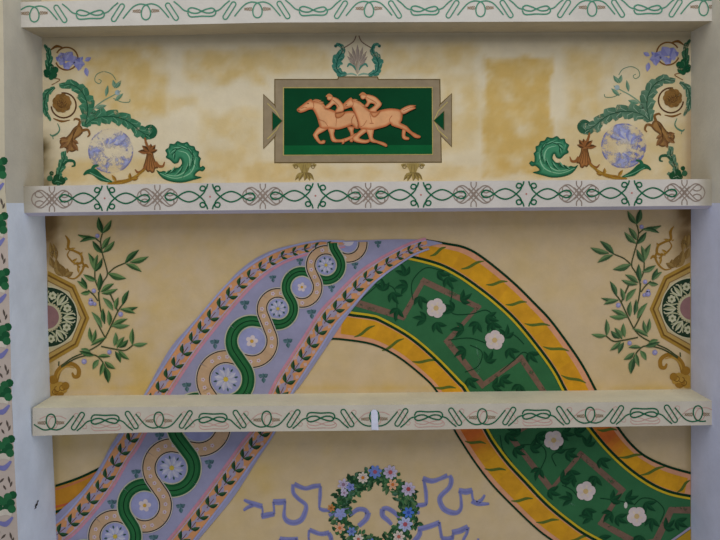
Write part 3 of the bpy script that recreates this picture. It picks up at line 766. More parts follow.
# ================================================================== MEDALLIONS + GOLD SCROLLS + OLIVE BRANCHES
zA = zt(40, 210, 6.0); zB = zt(40, 290, 4.909); zM = zt(40, 260, 6.0)
def side_group(left):
    T = None if left else (lambda x, y: (739 - x, y - 9))
    clip = (48, None) if left else (None, 690)
    bandn = 'lilac' if left else 'green'
    m = thing('octagonal_medallion', 'gold-framed half octagon medallion against the girder on the lilac band side' if left else 'gold-framed half octagon medallion against the girder on the green band side', 'ornament', *((66, 317) if left else (674, 308)))
    N = lambda b=0: Art(T=T, clip=clip, base=b)
    def octo(pts, w, c, a, lay): a.stroke(pts, w, c, lay)
    out = [(40, 266.5), (75, 285), (89.5, 318), (78, 346.5), (40, 369)]
    a = N()
    a.poly([(40, 266.5)] + out[1:-1] + [(40, 369)], (172, 134, 56), 1)
    ins = lambda s: [(40, 317.5 + (266.5 - 317.5) * s)] + [(48 + (p[0] - 48) * s, 317.5 + (p[1] - 317.5) * s) for p in out[1:-1]] + [(40, 317.5 + (369 - 317.5) * s)]
    a.poly(ins(0.93), (120, 88, 38), 1.5); a.poly(ins(0.89), (186, 152, 84), 2); a.poly(ins(0.81), (142, 112, 68), 2.4); a.poly(ins(0.785), (202, 184, 142), 2.8)
    fr = put(a, 'gold_frame', m, PAINT, 'gold octagonal frame')
    a = N(); a.disc(47.5, 317, 31, (206, 196, 160), 3.2, 40); a.disc(47.5, 317, 29.8, (36, 58, 40), 3.6, 40)
    put(a, 'dark_field', m, PAINT, 'round dark green field')
    a = N(); CRM = (198, 194, 160)
    for an in (-76, -50, -24, 2, 28, 54, 80):
        r0 = math.radians(an); u = (math.cos(r0), math.sin(r0)); v = (-u[1], u[0])
        q = lambda d, s: (47.5 + u[0] * d + v[0] * s, 317 + u[1] * d + v[1] * s)
        if an in (-50, 2, 54) :
            a.leaf(q(15, 0), q(29, 0), 4, CRM, (170, 170, 130), 4)
            for s in (-1, 1): a.stroke([q(16, 0), q(20, s * 3), q(26, s * 4.5), q(28, s * 2.5)], [1, 1.5, 1.4, 0.8], CRM, 4.2, smooth=4)
        else:
            a.flower(*q(22, 0), 4.2, CRM, (110, 116, 80), 6, 4, rot=r0)
            for s in (-1, 1): a.stroke([q(15, s * 1.5), q(18, s * 4), q(22, s * 5.5), q(26, s * 4.5)], [1, 1.6, 1.4, 0.8], (178, 178, 140), 4.2, smooth=4)
    put(a, 'cream_tracery', m, PAINT, 'cream flower and leaf tracery')
    a = N(); a.disc(47.5, 317, 14, (196, 186, 150), 4.6, 30)
    for i in range(16):
        an = math.radians(-80 + i * 10.6); a.disc(47.5 + 14 * math.cos(an), 317 + 14 * math.sin(an), 1.1, (190, 180, 140), 4.7, 8)
    a.disc(47.5, 317, 11.8, (150, 112, 110), 5, 30)
    put(a, 'boss', m, PAINT, 'dull pink round boss')
    # gold scrollwork over and under the medallion
    g = thing('gold_scroll', f'gold leafy scroll above the medallion on the {bandn} band side, by a brown stain', 'ornament', *((70, 255) if left else (669, 246)))
    a = N()
    G1, G2 = (158, 116, 44), (184, 144, 66)
    for q, w in (([(152, 152), (172, 185), (170, 228), (205, 245), (245, 268), (252, 312), (215, 322), (185, 300), (165, 270), (180, 240)], [0.8, 3, 2.6, 2.2, 2.4, 2.6, 2, 1.6, 1.4, 0.8]),
                 ([(250, 300), (262, 340), (240, 385), (205, 412), (165, 405)], [1.5, 2.2, 2, 1.5, 1]), ([(255, 345), (275, 332), (292, 348)], [2.4, 3, 0.8]), ([(240, 345), (225, 330), (230, 318)], [2, 1.6, 0.6])):
        a.stroke([zA(*p) for p in q], w, G1, 1.5, smooth=5)
    for (x, y, ex, ey, w) in ((175, 235, 215, 228, 12), (190, 315, 225, 290, 16), (240, 275, 256, 250, 14), (235, 380, 225, 335, 14), (165, 240, 150, 230, 10), (230, 310, 200, 330, 10)): a.leaf(zA(x, y), zA(ex, ey), w / 6, G2, G1, 1.8)
    put(a, 'scroll', g, PAINT)
    a = N()
    for (x, y, ex, ey, w) in ((150, 395, 165, 350, 50), (150, 400, 115, 320, 46), (140, 400, 80, 330, 46), (150, 400, 200, 372, 34), (110, 370, 95, 290, 36), (80, 350, 60, 280, 36), (100, 300, 80, 200, 36), (75, 290, 60, 190, 30)): a.leaf(zA(x, y), zA(ex, ey), w / 6, (134, 104, 56), (156, 126, 72), 1)
    put(a, 'acanthus_spray', g, WORN, 'worn gold acanthus spray')
    a = N()
    g2 = thing('gold_scroll', f'gold leafy bracket below the medallion on the {bandn} band side, above the lower beam', 'ornament', *((60, 382) if left else (679, 373)))
    a.stroke([zB(*p) for p in [(75, 470), (85, 410), (115, 372), (155, 362), (188, 385), (188, 420), (168, 425), (158, 405)]], [5, 6, 4.5, 4, 4, 4.4, 3.4, 1.6], G1, 1, smooth=5)
    a.stroke([zB(*p) for p in [(80, 450), (95, 405), (130, 376), (168, 382)]], [1, 2, 1.8, 0.8], G2, 1.6, smooth=5)
    put(a, 'scroll', g2, PAINT)
    a = N()
    for (x, y, r) in ((70, 480, 28), (100, 475, 26), (125, 470, 20), (60, 500, 26), (95, 500, 26), (120, 492, 14), (65, 440, 22)): a.disc(*zB(x, y), r / 4.909, G1 if (x // 5) % 2 else G2, 1.7 + x * 0.003, 12)
    for (x, y) in ((85, 485), (110, 480), (75, 500)): a.ring(*zB(x, y), 2.6, 0.7, GOLD_D, 2.4, 20, 260, 12)
    put(a, 'leaf_cluster', g2, PAINT)
    # olive branch
    b = thing('olive_branch', f'olive branch with lilac berries between a half medallion and the {bandn} band', 'branch', *((105, 300) if left else (634, 291)))
    N = lambda b=0: Art(T=T, base=b)
    a = N(); STM = (74, 82, 50)
    for q in ([(375, 140), (364, 190), (375, 260), (392, 320), (405, 385), (380, 430), (356, 490), (354, 545)], [(405, 385), (450, 345), (512, 318)], [(330, 360), (332, 420), (352, 470)], [(290, 480), (325, 512), (348, 545)], [(230, 150), (320, 165), (364, 195)], [(420, 495), (440, 540)]):
        a.stroke([zA(*p) for p in q], 1.25, STM, 3, smooth=5)
    for q in ([(287, 10), (297, 90), (318, 165)], [(322, 232), (345, 185), (385, 100), (408, 68)], [(262, 118), (300, 195), (320, 232)], [(105, 372), (160, 332), (230, 302), (290, 268), (322, 232)], [(105, 378), (180, 334), (262, 318), (300, 342), (322, 378)], [(300, 276), (370, 290), (420, 295), (458, 268)], [(345, 20), (372, 78), (382, 105)], [(92, 372), (94, 350)]):
        a.stroke([zB(*p) for p in q], 1.35, STM, 3, smooth=5)
    put(a, 'stem', b, PAINT)
    a = N()
    LA = [(375, 140, 352, 42, 38), (375, 140, 430, 58, 34), (345, 170, 226, 150, 28), (325, 165, 238, 193, 24), (375, 235, 425, 158, 34), (378, 255, 450, 184, 34), (372, 258, 316, 184, 34), (330, 365, 290, 255, 34), (330, 350, 348, 266, 26), (330, 370, 376, 286, 30), (342, 425, 260, 385, 32), (408, 378, 520, 410, 40), (510, 320, 597, 238, 36), (540, 312, 654, 278, 34), (515, 322, 612, 371, 32), (350, 482, 362, 376, 34), (365, 492, 446, 440, 32), (370, 500, 468, 472, 30), (285, 470, 250, 402, 30), (282, 476, 222, 424, 26), (305, 490, 244, 500, 28)]
    LB = [(405, 75, 438, 0, 26), (360, 100, 308, 36, 28), (370, 95, 386, 34, 24), (395, 95, 484, 82, 20), (395, 92, 470, 115, 24), (305, 185, 253, 106, 26), (318, 165, 310, 88, 24), (340, 175, 336, 98, 26), (350, 180, 432, 140, 26), (355, 175, 442, 172, 24), (256, 256, 244, 182, 22), (255, 260, 274, 192, 22), (270, 320, 192, 298, 24), (365, 275, 372, 206, 26), (378, 285, 416, 228, 26), (390, 282, 434, 243, 26), (455, 270, 456, 186, 26), (455, 268, 530, 260, 22), (370, 300, 397, 357, 24), (385, 295, 440, 341, 24), (285, 325, 348, 326, 20), (290, 340, 260, 390, 26), (312, 352, 294, 420, 24), (318, 350, 372, 386, 26), (320, 375, 336, 457, 34), (250, 308, 200, 288, 22), (250, 272, 330, 232, 20)]
    for zz, sc_, LL in ((zA, 6.0, LA), (zB, 4.909, LB)):
        for i, (x, y, ex, ey, w) in enumerate(LL):
            d, l = ((60, 94, 52), (108, 138, 84)) if i % 3 else ((40, 74, 42), (76, 112, 66))
            if not left: d, l = mixc(d, (90, 110, 90), 0.25), mixc(l, (110, 130, 105), 0.25)
            if zz is zB and i % 4 == 1: d, l = (84, 118, 72), (110, 142, 92)
            a.leaf(zz(x, y), zz(ex, ey), w / sc_ * 0.98, d, l, 3.6 + (i % 5) * 0.12, bend=0.06 if i % 2 else -0.05)
    put(a, 'foliage', b, PAINT)
    for (zz, x, y, r) in ((zA, 346, 155, 13), (zA, 325, 484, 13), (zA, 306, 540, 12), (zB, 252, 62, 14), (zB, 270, 68, 9), (zB, 397, 118, 12), (zB, 342, 304, 11), (zB, 218, 350, 13)):
        s = 6 if zz is zA else 4.909
        a = N(); q = zz(x, y); a.disc(q[0], q[1], r / s, (150, 146, 192), 4.6, 12); a.disc(q[0] - 0.4, q[1] - 0.5, r / s * 0.5, (180, 176, 210), 4.9, 8)
        put(a, 'berry', b, PAINT)
side_group(True); side_group(False)

# ================================================================== GREEN BAND (under the lilac one)
gb = thing('green_ribbon_band', 'wide dark green painted band with white flowers, brown zigzag and two yellow borders', 'painted band', 520, 350)
L0 = [(424, 240), (445, 243.5), (463, 247), (478, 254.4), (498, 269.5), (517, 286), (534, 303), (551, 321), (573, 351), (584.5, 369), (595, 389), (606, 410), (617.5, 427), (630, 443), (645, 456), (666.5, 466), (690.5, 473)]
L1 = [(395, 254.5), (413, 257), (439, 264), (459, 274), (478, 287), (497, 302), (517, 321), (540, 349), (555.5, 371), (565, 389), (577, 409), (590, 427), (609, 449.5), (630, 469), (652, 484), (671, 492), (690.5, 496)]
L2 = [(343, 313), (352, 315), (370, 317.5), (381, 321), (409, 337), (434, 358), (458, 382.5), (464, 389), (475, 409), (484, 428), (492.6, 443), (507.5, 463), (524.6, 481.5), (546, 504), (569, 523), (590, 537), (640, 562), (690.5, 582)]
L3 = [(328, 339), (340, 339), (372, 344), (397, 356), (421.5, 375), (436, 390), (447, 412), (454, 429), (463, 444), (475.6, 463), (492.6, 485), (514, 507), (535, 527), (552, 540), (600, 572), (650, 597), (690.5, 612)]
c0, c1, c2, c3 = cat(L0, 5), cat(L1, 5), cat(L2, 5), cat(L3, 5)
R = (None, 690.5)
a = Art(clip=R); a.poly(c1 + list(reversed(c2)), (54, 110, 70), 1); ground = put(a, 'green_ground', gb, FIELD, 'dark green ground of the band')
YEL, PK, DG, YL = (220, 160, 38), (222, 160, 124), (18, 56, 32), (206, 178, 44)
def fade(c, k): return mixc(c, (200, 100, 60), k)
for nm, up, dn, strokes in (('outer', c0, c1, [((430, 256), (446, 247)), ((461, 269), (484, 261)), ((486, 284.6), (507.5, 281.5)), ((505.5, 304.5), (527, 302)), ((524.5, 323.5), (550, 325.5)), ((543, 346.5), (569, 351)), ((561, 375), (586, 383)), ((580, 402), (604, 409)), ((597, 429.5), (617, 430)), ((618.6, 457), (643, 455)), ((640, 475), (665, 466.5)), ((677, 492), (690, 480))]),
                            ('inner', c2, c3, [((354, 337), (375, 325.5)), ((382, 350.5), (404, 338.5)), ((412, 361.5), (438, 360.5)), ((434, 387), (456, 388)), ((448, 412), (471, 414)), ((465, 441), (486, 443.5)), ((484.5, 468.5), (506, 470)), ((511, 500.6), (533, 498.5)), ((536, 522), (559, 519.8)), ((570, 540), (588, 536))])):
    a = Art(clip=R)
    a.poly(up + ([(690.5, 580)] if 0 else []) + list(reversed(dn)), PK, 2)
    s = 1 if nm == 'outer' else -1
    # yellow middle strip between 22 % and 88 % of the width
    n = 60
    def at(pp, u):
        i = u * (len(pp) - 1); j = min(int(i), len(pp) - 2); return (pp[j][0] + (pp[j + 1][0] - pp[j][0]) * (i - j), pp[j][1] + (pp[j + 1][1] - pp[j][1]) * (i - j))
    w0, w1 = (0.24, 0.92) if nm == 'outer' else (0.1, 0.8)
    # pair points of the two edges by nearest distance
    pu = resample(up, 4); lo_, hi_ = [], []
    tint = lambda c, p: mixc(c, (214, 96, 56), 0.75 * math.exp(-((p[1] - 424) / 14) ** 2))
    for p in pu:
        q = min(dn, key=lambda z: (z[0] - p[0]) ** 2 + (z[1] - p[1]) ** 2)
        lo_.append((p[0] + (q[0] - p[0]) * w0, p[1] + (q[1] - p[1]) * w0)); hi_.append((p[0] + (q[0] - p[0]) * w1, p[1] + (q[1] - p[1]) * w1))
    for i in range(len(pu) - 1): a.poly([lo_[i], lo_[i + 1], hi_[i + 1], hi_[i]], tint(YEL if (i // 5) % 2 else (214, 154, 40), pu[i]), 2.5)
    bd = put(a, 'yellow_border', gb, PAINT, f'yellow and pink {nm} border')
    for p, q in strokes:
        e = Art(clip=R); mx, my = (p[0] + q[0]) / 2, (p[1] + q[1]) / 2; dx, dy = q[0] - p[0], q[1] - p[1]; L = math.hypot(dx, dy); nx_, ny_ = -dy / L, dx / L
        e.stroke([p, (p[0] + dx * 0.3 + nx_ * 0.9, p[1] + dy * 0.3 + ny_ * 0.9), (p[0] + dx * 0.7 - nx_ * 0.9, p[1] + dy * 0.7 - ny_ * 0.9), q], [0.6, 2.8, 2.8, 0.6], (96, 112, 46), 3, smooth=4)
        put(e, 'green_stripe', gb, PAINT, parent=bd)
    e = Art(clip=R); ed = up if nm == 'outer' else dn
    e.stroke(ed, 2.4 if nm == 'outer' else 2.0, DG, 3.4)
    put(e, 'edge_line', gb, PAINT, 'dark green edge line', parent=bd)
    e = Art(clip=R); ins = dn if nm == 'outer' else up
    e.stroke(offset(ins, 0), 2.8, DG, 3.4); e.stroke(offset(ins, -2.4 * s), 2.2, YL, 3.5)
    put(e, 'edge_line', gb, PAINT, 'dark green and yellow edge line', parent=bd)
a = Art(clip=R); MEA = (124, 98, 82)
M = [(354, 302), (403, 317), (423.5, 281), (478, 307), (447, 341), (482.6, 385), (521, 358), (556, 410), (510, 436), (551, 489), (580.5, 454), (622, 490), (601, 523), (640, 545), (656, 541), (671, 510), (700, 510)]
a.stroke(M, 7.4, MEA, 2); 
for q in M[1:-1]: a.disc(q[0], q[1], 3.6, MEA, 2.02, 4, rot=math.pi / 4 * 0)
put(a, 'zigzag_ribbon', gb, WORN, 'brown zigzag ribbon')
# trailing vine
VG = (22, 68, 42); VG2 = (28, 80, 48)
a = Art(clip=R)
for q in ([(380, 283), (395, 290), (397, 320)], [(413, 300), (412, 282), (425, 268), (440, 270)], [(448, 273), (452, 290), (451, 312), (470, 314), (486, 310), (496, 318)], [(470, 345), (482, 352), (478, 366), (465, 372)], [(448, 340), (470, 338), (488, 344)], [(500, 372), (514, 360), (524, 352), (534, 360)], [(497, 336), (512, 334), (524, 344)],
          [(520, 445), (540, 445), (546, 455), (540, 470)], [(556, 466), (552, 455), (565, 450), (574, 448)], [(580, 500), (572, 490), (562, 485)], [(600, 498), (615, 500), (625, 502)], [(634, 505), (642, 498), (655, 500), (664, 510), (660, 522)], [(500, 435), (503, 450), (512, 462)], [(360, 300), (380, 283)]):
    a = Art(clip=R); a.stroke(q, 0.9, VG, 3, smooth=5); put(a, 'vine_stem', gb, PAINT)
SPR = [(383, 291, -100), (392, 292, 60), (405, 276, -110), (408, 286, 170), (420, 296, 80), (437, 272, 10), (447, 277, 60), (426, 320, 190), (436, 322, 60), (454, 310, 200), (460, 300, -30), (486, 316, 20), (478, 322, 110), (492, 322, 70), (464, 330, 180), (466, 350, 150), (486, 362, -60), (505, 338, -80), (509, 348, 60), (529, 352, 50), (520, 384, 100), (500, 378, 20), (492, 386, -20), (468, 378, 50), (398, 308, 100),
       (520, 434, 200), (514, 448, 30), (530, 448, -20), (540, 468, 110), (556, 452, -60), (566, 452, 20), (548, 490, 20), (560, 480, -30), (570, 470, 60), (586, 446, -70), (600, 458, 50), (596, 476, 100), (574, 476, 130), (572, 500, 190), (586, 508, 60), (610, 500, -30), (612, 512, 130), (592, 518, 190), (625, 498, -10), (645, 502, 40), (652, 518, 90), (616, 516, 30), (640, 535, 90), (664, 528, -40), (676, 520, 30), (600, 536, 40), (574, 432, -20), (536, 435, 20), (506, 434, 30), (562, 432, 10)]
a = Art(clip=R)
for (x, y, an) in SPR:
    for d, l in ((-42, 11.5), (0, 14), (44, 11)):
        r0 = math.radians(an + d); a.leaf((x, y), (x + l * math.cos(r0), y + l * math.sin(r0)), 4.6, VG, VG2, 3.2 + 0.1 * (x % 3), bend=0.08)
put(a, 'vine_leaves', gb, PAINT)
a = Art(clip=R)
for (x, y, r_) in ((470, 360, 5), (512, 318, 5), (455, 300, 4)):
    pass
for q in ([(476, 345), (479, 365), (474, 384)], [(560, 500), (575, 505)], [(452, 296), (470, 300)]): a.stroke(q, [0.5, 3, 0.5], (84, 132, 100), 1.5, smooth=4); put(a, 'brush_streak', gb, FADED, 'pale green brush streak'); a = Art(clip=R)
for (x, y, rt) in ((436, 308, 0.3), (494.5, 340, 0.1), (553.5, 440, 0.5), (585.5, 491, 0.2), (636.5, 516, 0.6)):
    a = Art(); a.flower(x, y, 9.8, (216, 200, 196), (206, 176, 122), 5, 4.2, rot=rt - math.pi / 2, pw=1.2, rc=0.27, shade=(222, 204, 184))
    put(a, 'white_flower', gb, PAINT, 'white five-petalled flower')
a = Art(); a.disc(625.5, 505, 1.8, (210, 208, 196), 4.2, 10, 3.2); put(a, 'white_bud', gb, PAINT)
# second yellow band passing at lower left, and one at the lower right corner
yb = thing('yellow_band_fragment', 'short piece of orange-yellow band between the girder and the lilac band, passing under it', 'painted band', 75, 490)
a = Art(clip=(55.5, None)); a.poly([(50, 488), (80, 478), (112, 462), (112, 500), (80, 506), (50, 516)], (196, 136, 44), 1)
put(a, 'yellow_strip', yb, PAINT)
a = Art(clip=(55.5, None)); a.stroke([(50, 487.6), (80, 477.5), (112, 462)], 2.4, DG, 2, smooth=4); a.stroke([(50, 491), (80, 481), (112, 465)], 2.2, (196, 120, 76), 1.6, smooth=4)
put(a, 'edge_line', yb, PAINT, 'dark green and orange edge line')
a = Art(clip=(55.5, None)); a.stroke([(50, 513.5), (70, 507), (90, 496)], 2.6, DG, 2, smooth=4)
a.stroke([(50, 508), (70, 503), (90, 494)], 2.2, (196, 100, 60), 1.6, smooth=4)
put(a, 'edge_line', yb, PAINT, 'dark and orange edge line')
yc = thing('yellow_band_fragment', 'small triangle of yellow band with lilac edge, overlapping the green band by the girder', 'painted band', 685, 537)
a = Art(clip=R); a.poly([(668, 545), (690.5, 529), (690.5, 560), (668, 560)], (190, 150, 44), 4); put(a, 'yellow_strip', yc, PAINT)
a = Art(clip=R); a.stroke([(660, 548.5), (690.5, 527)], 2.2, (170, 160, 180), 4.5); put(a, 'edge_line', yc, PAINT, 'lilac edge line')

# ================================================================== LILAC BAND
lb = thing('lilac_ribbon_band', 'wide lilac painted band with intertwined green and tan ropes around daisy roundels', 'painted band', 230, 380)
outer = [(20, 560), (57, 514), (81, 492), (98, 469.6), (110.4, 446.7), (119, 433), (132, 412), (145, 393), (158, 369), (172.6, 345), (189, 326.7), (205, 309), (221.5, 290), (236.7, 273), (253, 260), (270, 251.3), (287, 246), (307, 242.8), (337, 241.2), (362, 240.2), (400, 239.2), (427, 240), (442, 243)]
inner = [(442, 243.6), (427, 247), (403, 260), (387, 272), (367, 292), (348, 315), (331, 340), (302, 383), (294, 393), (284, 414), (274.7, 433.5), (256.6, 461), (235, 495), (214, 521), (198, 540), (180, 562), (150, 598), (105, 648), (56, 695), (20, 730)]
LC = (55.5, None)
a = Art(clip=LC, base=4); a.poly(cat(outer, 4) + cat(inner, 4), LILAC, 1); put(a, 'lilac_ground', lb, FIELD, 'lilac ground of the band')
ob = [(44, 546), (60, 532), (70, 524), (87, 505), (105, 481), (120, 455), (130, 441), (146, 412), (158, 393), (172, 371), (186, 350), (202, 329), (220, 307), (239, 286), (259, 269), (279, 257.3), (300, 250), (320, 246), (345, 243.6)]
ib = [(50, 684), (95, 640), (140, 590), (172, 551), (185, 535.5), (195, 523), (214, 498.5), (232, 474), (250, 449), (263, 432), (274, 408), (285, 385), (299, 363), (312, 343), (328, 318), (344, 301), (364, 280), (377, 270), (389, 262), (411, 249.5), (428, 243.6)]
def wtaper(P, full, thin):
    out = []
    for i in range(len(P)):
        y = P[i][1]; t = max(0, min(1, (300 - y) / 58)); out.append(full + (thin - full) * t ** 1.6)
    return out
for nm, path, sgn in (('outer', ob, -1), ('inner', ib, 1)):
    P = resample(cat(path, 6), 3.0)
    ws = wtaper(P, 17.0, 7 if nm == 'outer' else 7.5)
    if nm == 'outer': ws = [w * min(1, 0.25 + (len(ws) - i) / 12) for i, w in enumerate(ws)]
    a = Art(clip=LC, base=4)
    ORA, ORB = (214, 152, 104), (166, 156, 180)
    a.stroke(P, ws, ORA, 2)
    # wavering lilac middle
    wv = [(p[0] + n[0] * 1.2 * math.sin(i * 1.15), p[1] + n[1] * 1.2 * math.sin(i * 1.15)) for i, (p, n) in enumerate(zip(P, normals(P)))]
    a.stroke(wv, [w * (0.3 + 0.16 * math.sin(i * 1.7)) for i, w in enumerate(ws)], ORB, 2.4)
    nn = normals(P)
    for i in range(2, len(P) - 2, 5):
        for s in (-1, 1):
            p, n = P[i], nn[i]; q = (p[0] + n[0] * s * ws[i] * 0.36, p[1] + n[1] * s * ws[i] * 0.36)
            a.disc(q[0], q[1], 2.0 * ws[i] / 15, (200, 170, 170), 2.5, 4, rot=0.6)
    bd = put(a, 'leaf_border', lb, PAINT, f'{nm} orange border')
    a = Art(clip=LC, base=4)
    off = [(p[0] + n[0] * (-sgn) * -1 * (w * 0.5 + 1.5), p[1] + n[1] * (-sgn) * -1 * (w * 0.5 + 1.5)) for p, n, w in zip(P, nn, ws)]
    off2 = [(p[0] - n[0] * (-sgn) * -1 * (w * 0.5 + 1.2), p[1] - n[1] * (-sgn) * -1 * (w * 0.5 + 1.2)) for p, n, w in zip(P, nn, ws)]
    side_in = off if nm == 'outer' else off2
    so = off2 if nm == 'outer' else off
    # decide which one lies toward the ropes
    ref = (226, 379); k = min(range(len(P)), key=lambda i: math.dist(P[i], ref))
    if math.dist(off[k], ref) > math.dist(off2[k], ref): inn_, out_ = off2, off
    else: inn_, out_ = off, off2
    a.stroke([q for q in inn_], 2.4, (204, 142, 160), 2.2); a.stroke([(q[0] + (q2[0] - q[0]) * 0.28, q[1] + (q2[1] - q[1]) * 0.28) for q, q2 in zip(inn_, P)], 0.9, (176, 168, 204), 2.6)
    put(a, 'pink_line', lb, PAINT, parent=bd)
    a = Art(clip=LC, base=4); a.stroke([(q[0] + 0.0, q[1]) for q in out_], 1.8, (166, 168, 206), 2.7); put(a, 'lilac_edge', lb, PAINT, parent=bd)
    # leaf pairs
    Q = resample(cat(path, 6), 15.2)
    i = 0
    full = resample(cat(path, 6), 1.0); pos = 6.0; stepn = []
    while pos < len(full) - 8:
        stepn.append(int(pos)); y = full[int(pos)][1]; pos += 14.6 if y > 300 else 14.6 - 3.4 * (300 - y) / 58
    for si in stepn:
        p = full[si]; q = full[min(si + 4, len(full) - 1)]
        an = math.atan2(q[1] - p[1], q[0] - p[0]); y = p[1]; sc_ = 1 - 0.42 * max(0, min(1, (300 - y) / 58))
        if p[0] < 58: continue
        e = Art(clip=LC, base=4)
        d, l = (34, 68, 44), (56, 92, 58)
        for da, ln_ in ((-0.62, 10.5), (0.72, 10.0)):
            e.leaf(p, (p[0] + ln_ * sc_ * math.cos(an + da), p[1] + ln_ * sc_ * math.sin(an + da)), 4.2 * sc_, d, l, 3.3, bend=-0.12 if da < 0 else 0.12)
        e.stroke([(p[0] - 2.5 * math.cos(an), p[1] - 2.5 * math.sin(an)), (p[0] + 9 * sc_ * math.cos(an), p[1] + 9 * sc_ * math.sin(an))], 0.7, (120, 70, 56), 3.1)
        
        put(e, 'leaf_pair', lb, PAINT, parent=bd)

cen = [(22, 640), (54, 602), (86, 566), (115.5, 536), (145, 505), (172, 467.5), (199, 424), (226, 379), (252, 341), (278, 308.5), (302, 287), (326, 265), (348, 243), (372, 224)]
def dist2(i, j): return math.dist(cen[i], cen[j])
rad = []
for i in range(len(cen)):
    ds = [dist2(i, j) for j in (i - 1, i + 1) if 0 <= j < len(cen)]
    rad.append(0.49 * min(ds) if len(ds) > 1 else 0.49 * ds[0])
def strand(side0):
    """one rope weaving round the roundels, as segments from roundel to roundel"""
    segs = []
    tang = []
    for i in range(len(cen) - 1):
        s = side0 if i % 2 == 0 else -side0
        d = dist2(i, i + 1); u = ((cen[i + 1][0] - cen[i][0]) / d, (cen[i + 1][1] - cen[i][1]) / d); n = (-u[1], u[0])
        q = min(0.985, (rad[i] + rad[i + 1]) / d); r_ = math.sqrt(1 - q * q)
        m = (u[0] * q + s * n[0] * r_, u[1] * q + s * n[1] * r_)
        a_ = (cen[i][0] + rad[i] * m[0], cen[i][1] + rad[i] * m[1]); b_ = (cen[i + 1][0] - rad[i + 1] * m[0], cen[i + 1][1] - rad[i + 1] * m[1])
        tang.append((a_, b_, math.atan2(m[1], m[0])))
    def midang(i):
        s = side0 if i % 2 == 0 else -side0
        j = min(i, len(cen) - 2); d = dist2(j, j + 1); u = ((cen[j + 1][0] - cen[j][0]) / d, (cen[j + 1][1] - cen[j][1]) / d)
        if 0 < i < len(cen) - 1:
            e0 = (cen[i + 1][0] - cen[i - 1][0], cen[i + 1][1] - cen[i - 1][1]); L = math.hypot(*e0); u = (e0[0] / L, e0[1] / L)
        return math.atan2(s * u[0], -s * u[1])
    def arc(i, a0, a1):
        d = (a1 - a0 + math.pi) % (2 * math.pi) - math.pi
        return [(cen[i][0] + rad[i] * math.cos(a0 + d * t / 10), cen[i][1] + rad[i] * math.sin(a0 + d * t / 10)) for t in range(11)]
    for i in range(len(cen) - 1):
        a_, b_, an = tang[i]
        pts = arc(i, midang(i), an) + arc(i + 1, an + math.pi, midang(i + 1))
        # remove duplicates
        out = [pts[0]]
        for p in pts[1:]:
            if math.dist(p, out[-1]) > 0.3: out.append(p)
        segs.append(out)
    return segs
def topclip(P):   # the band is cut by its own upper edge
    return [p for p in P if p[1] > interp_y(sorted([(q[0], q[1]) for q in outer if q[0] > 300]), p[0]) + 0.4] if P[-1][1] < 262 else P
GS, TS = strand(-1), strand(1)
def swid(i): return 0.27 * (rad[i] + rad[i + 1])
class RopeArt(Art):
    pass
green = Art(clip=LC, base=4); tan = Art(clip=LC, base=4)
for i in range(len(cen) - 1):
    for segs, art, isg in ((GS, green, True), (TS, tan, False)):
        P = segs[i]
        if i >= 10: P = topclip(P)
        if len(P) < 3: continue
        P = cat(P, 2)
        over = (i % 2 == 1) == isg
        b0 = 4.6 if over else 3.2; w = swid(i)
        w0, w1 = 2 * 0.28 * rad[i], 2 * 0.28 * rad[i + 1]
        if isg:
            art.stroke(P, [w0 + 2.4, w1 + 2.4], (188, 186, 160), b0); art.stroke(P, [w0, w1], (30, 88, 50), b0 + 0.3)
            art.stroke(P, [w0 * 0.62, w1 * 0.62], (44, 108, 62), b0 + 0.45); art.stroke(P, 1.0, (14, 52, 30), b0 + 0.6)
        else:
            art.stroke(P, [w0 + 2.6, w1 + 2.6], (196, 186, 176), b0); art.stroke(P, [w0 + 0.8, w1 + 0.8], (48, 44, 42), b0 + 0.2); art.stroke(P, [w0 - 1.4, w1 - 1.4], (198, 164, 130), b0 + 0.4)
            Lr = resample(P, 8.0)
            for p in Lr[1:-1]:
                art.flower(p[0], p[1], 2.1, (206, 190, 200), (176, 110, 110), 5, b0 + 0.7)
put(green, 'green_rope', lb, PAINT, 'dark green rope')
put(tan, 'tan_rope', lb, PAINT, 'tan rope with tiny flowers')
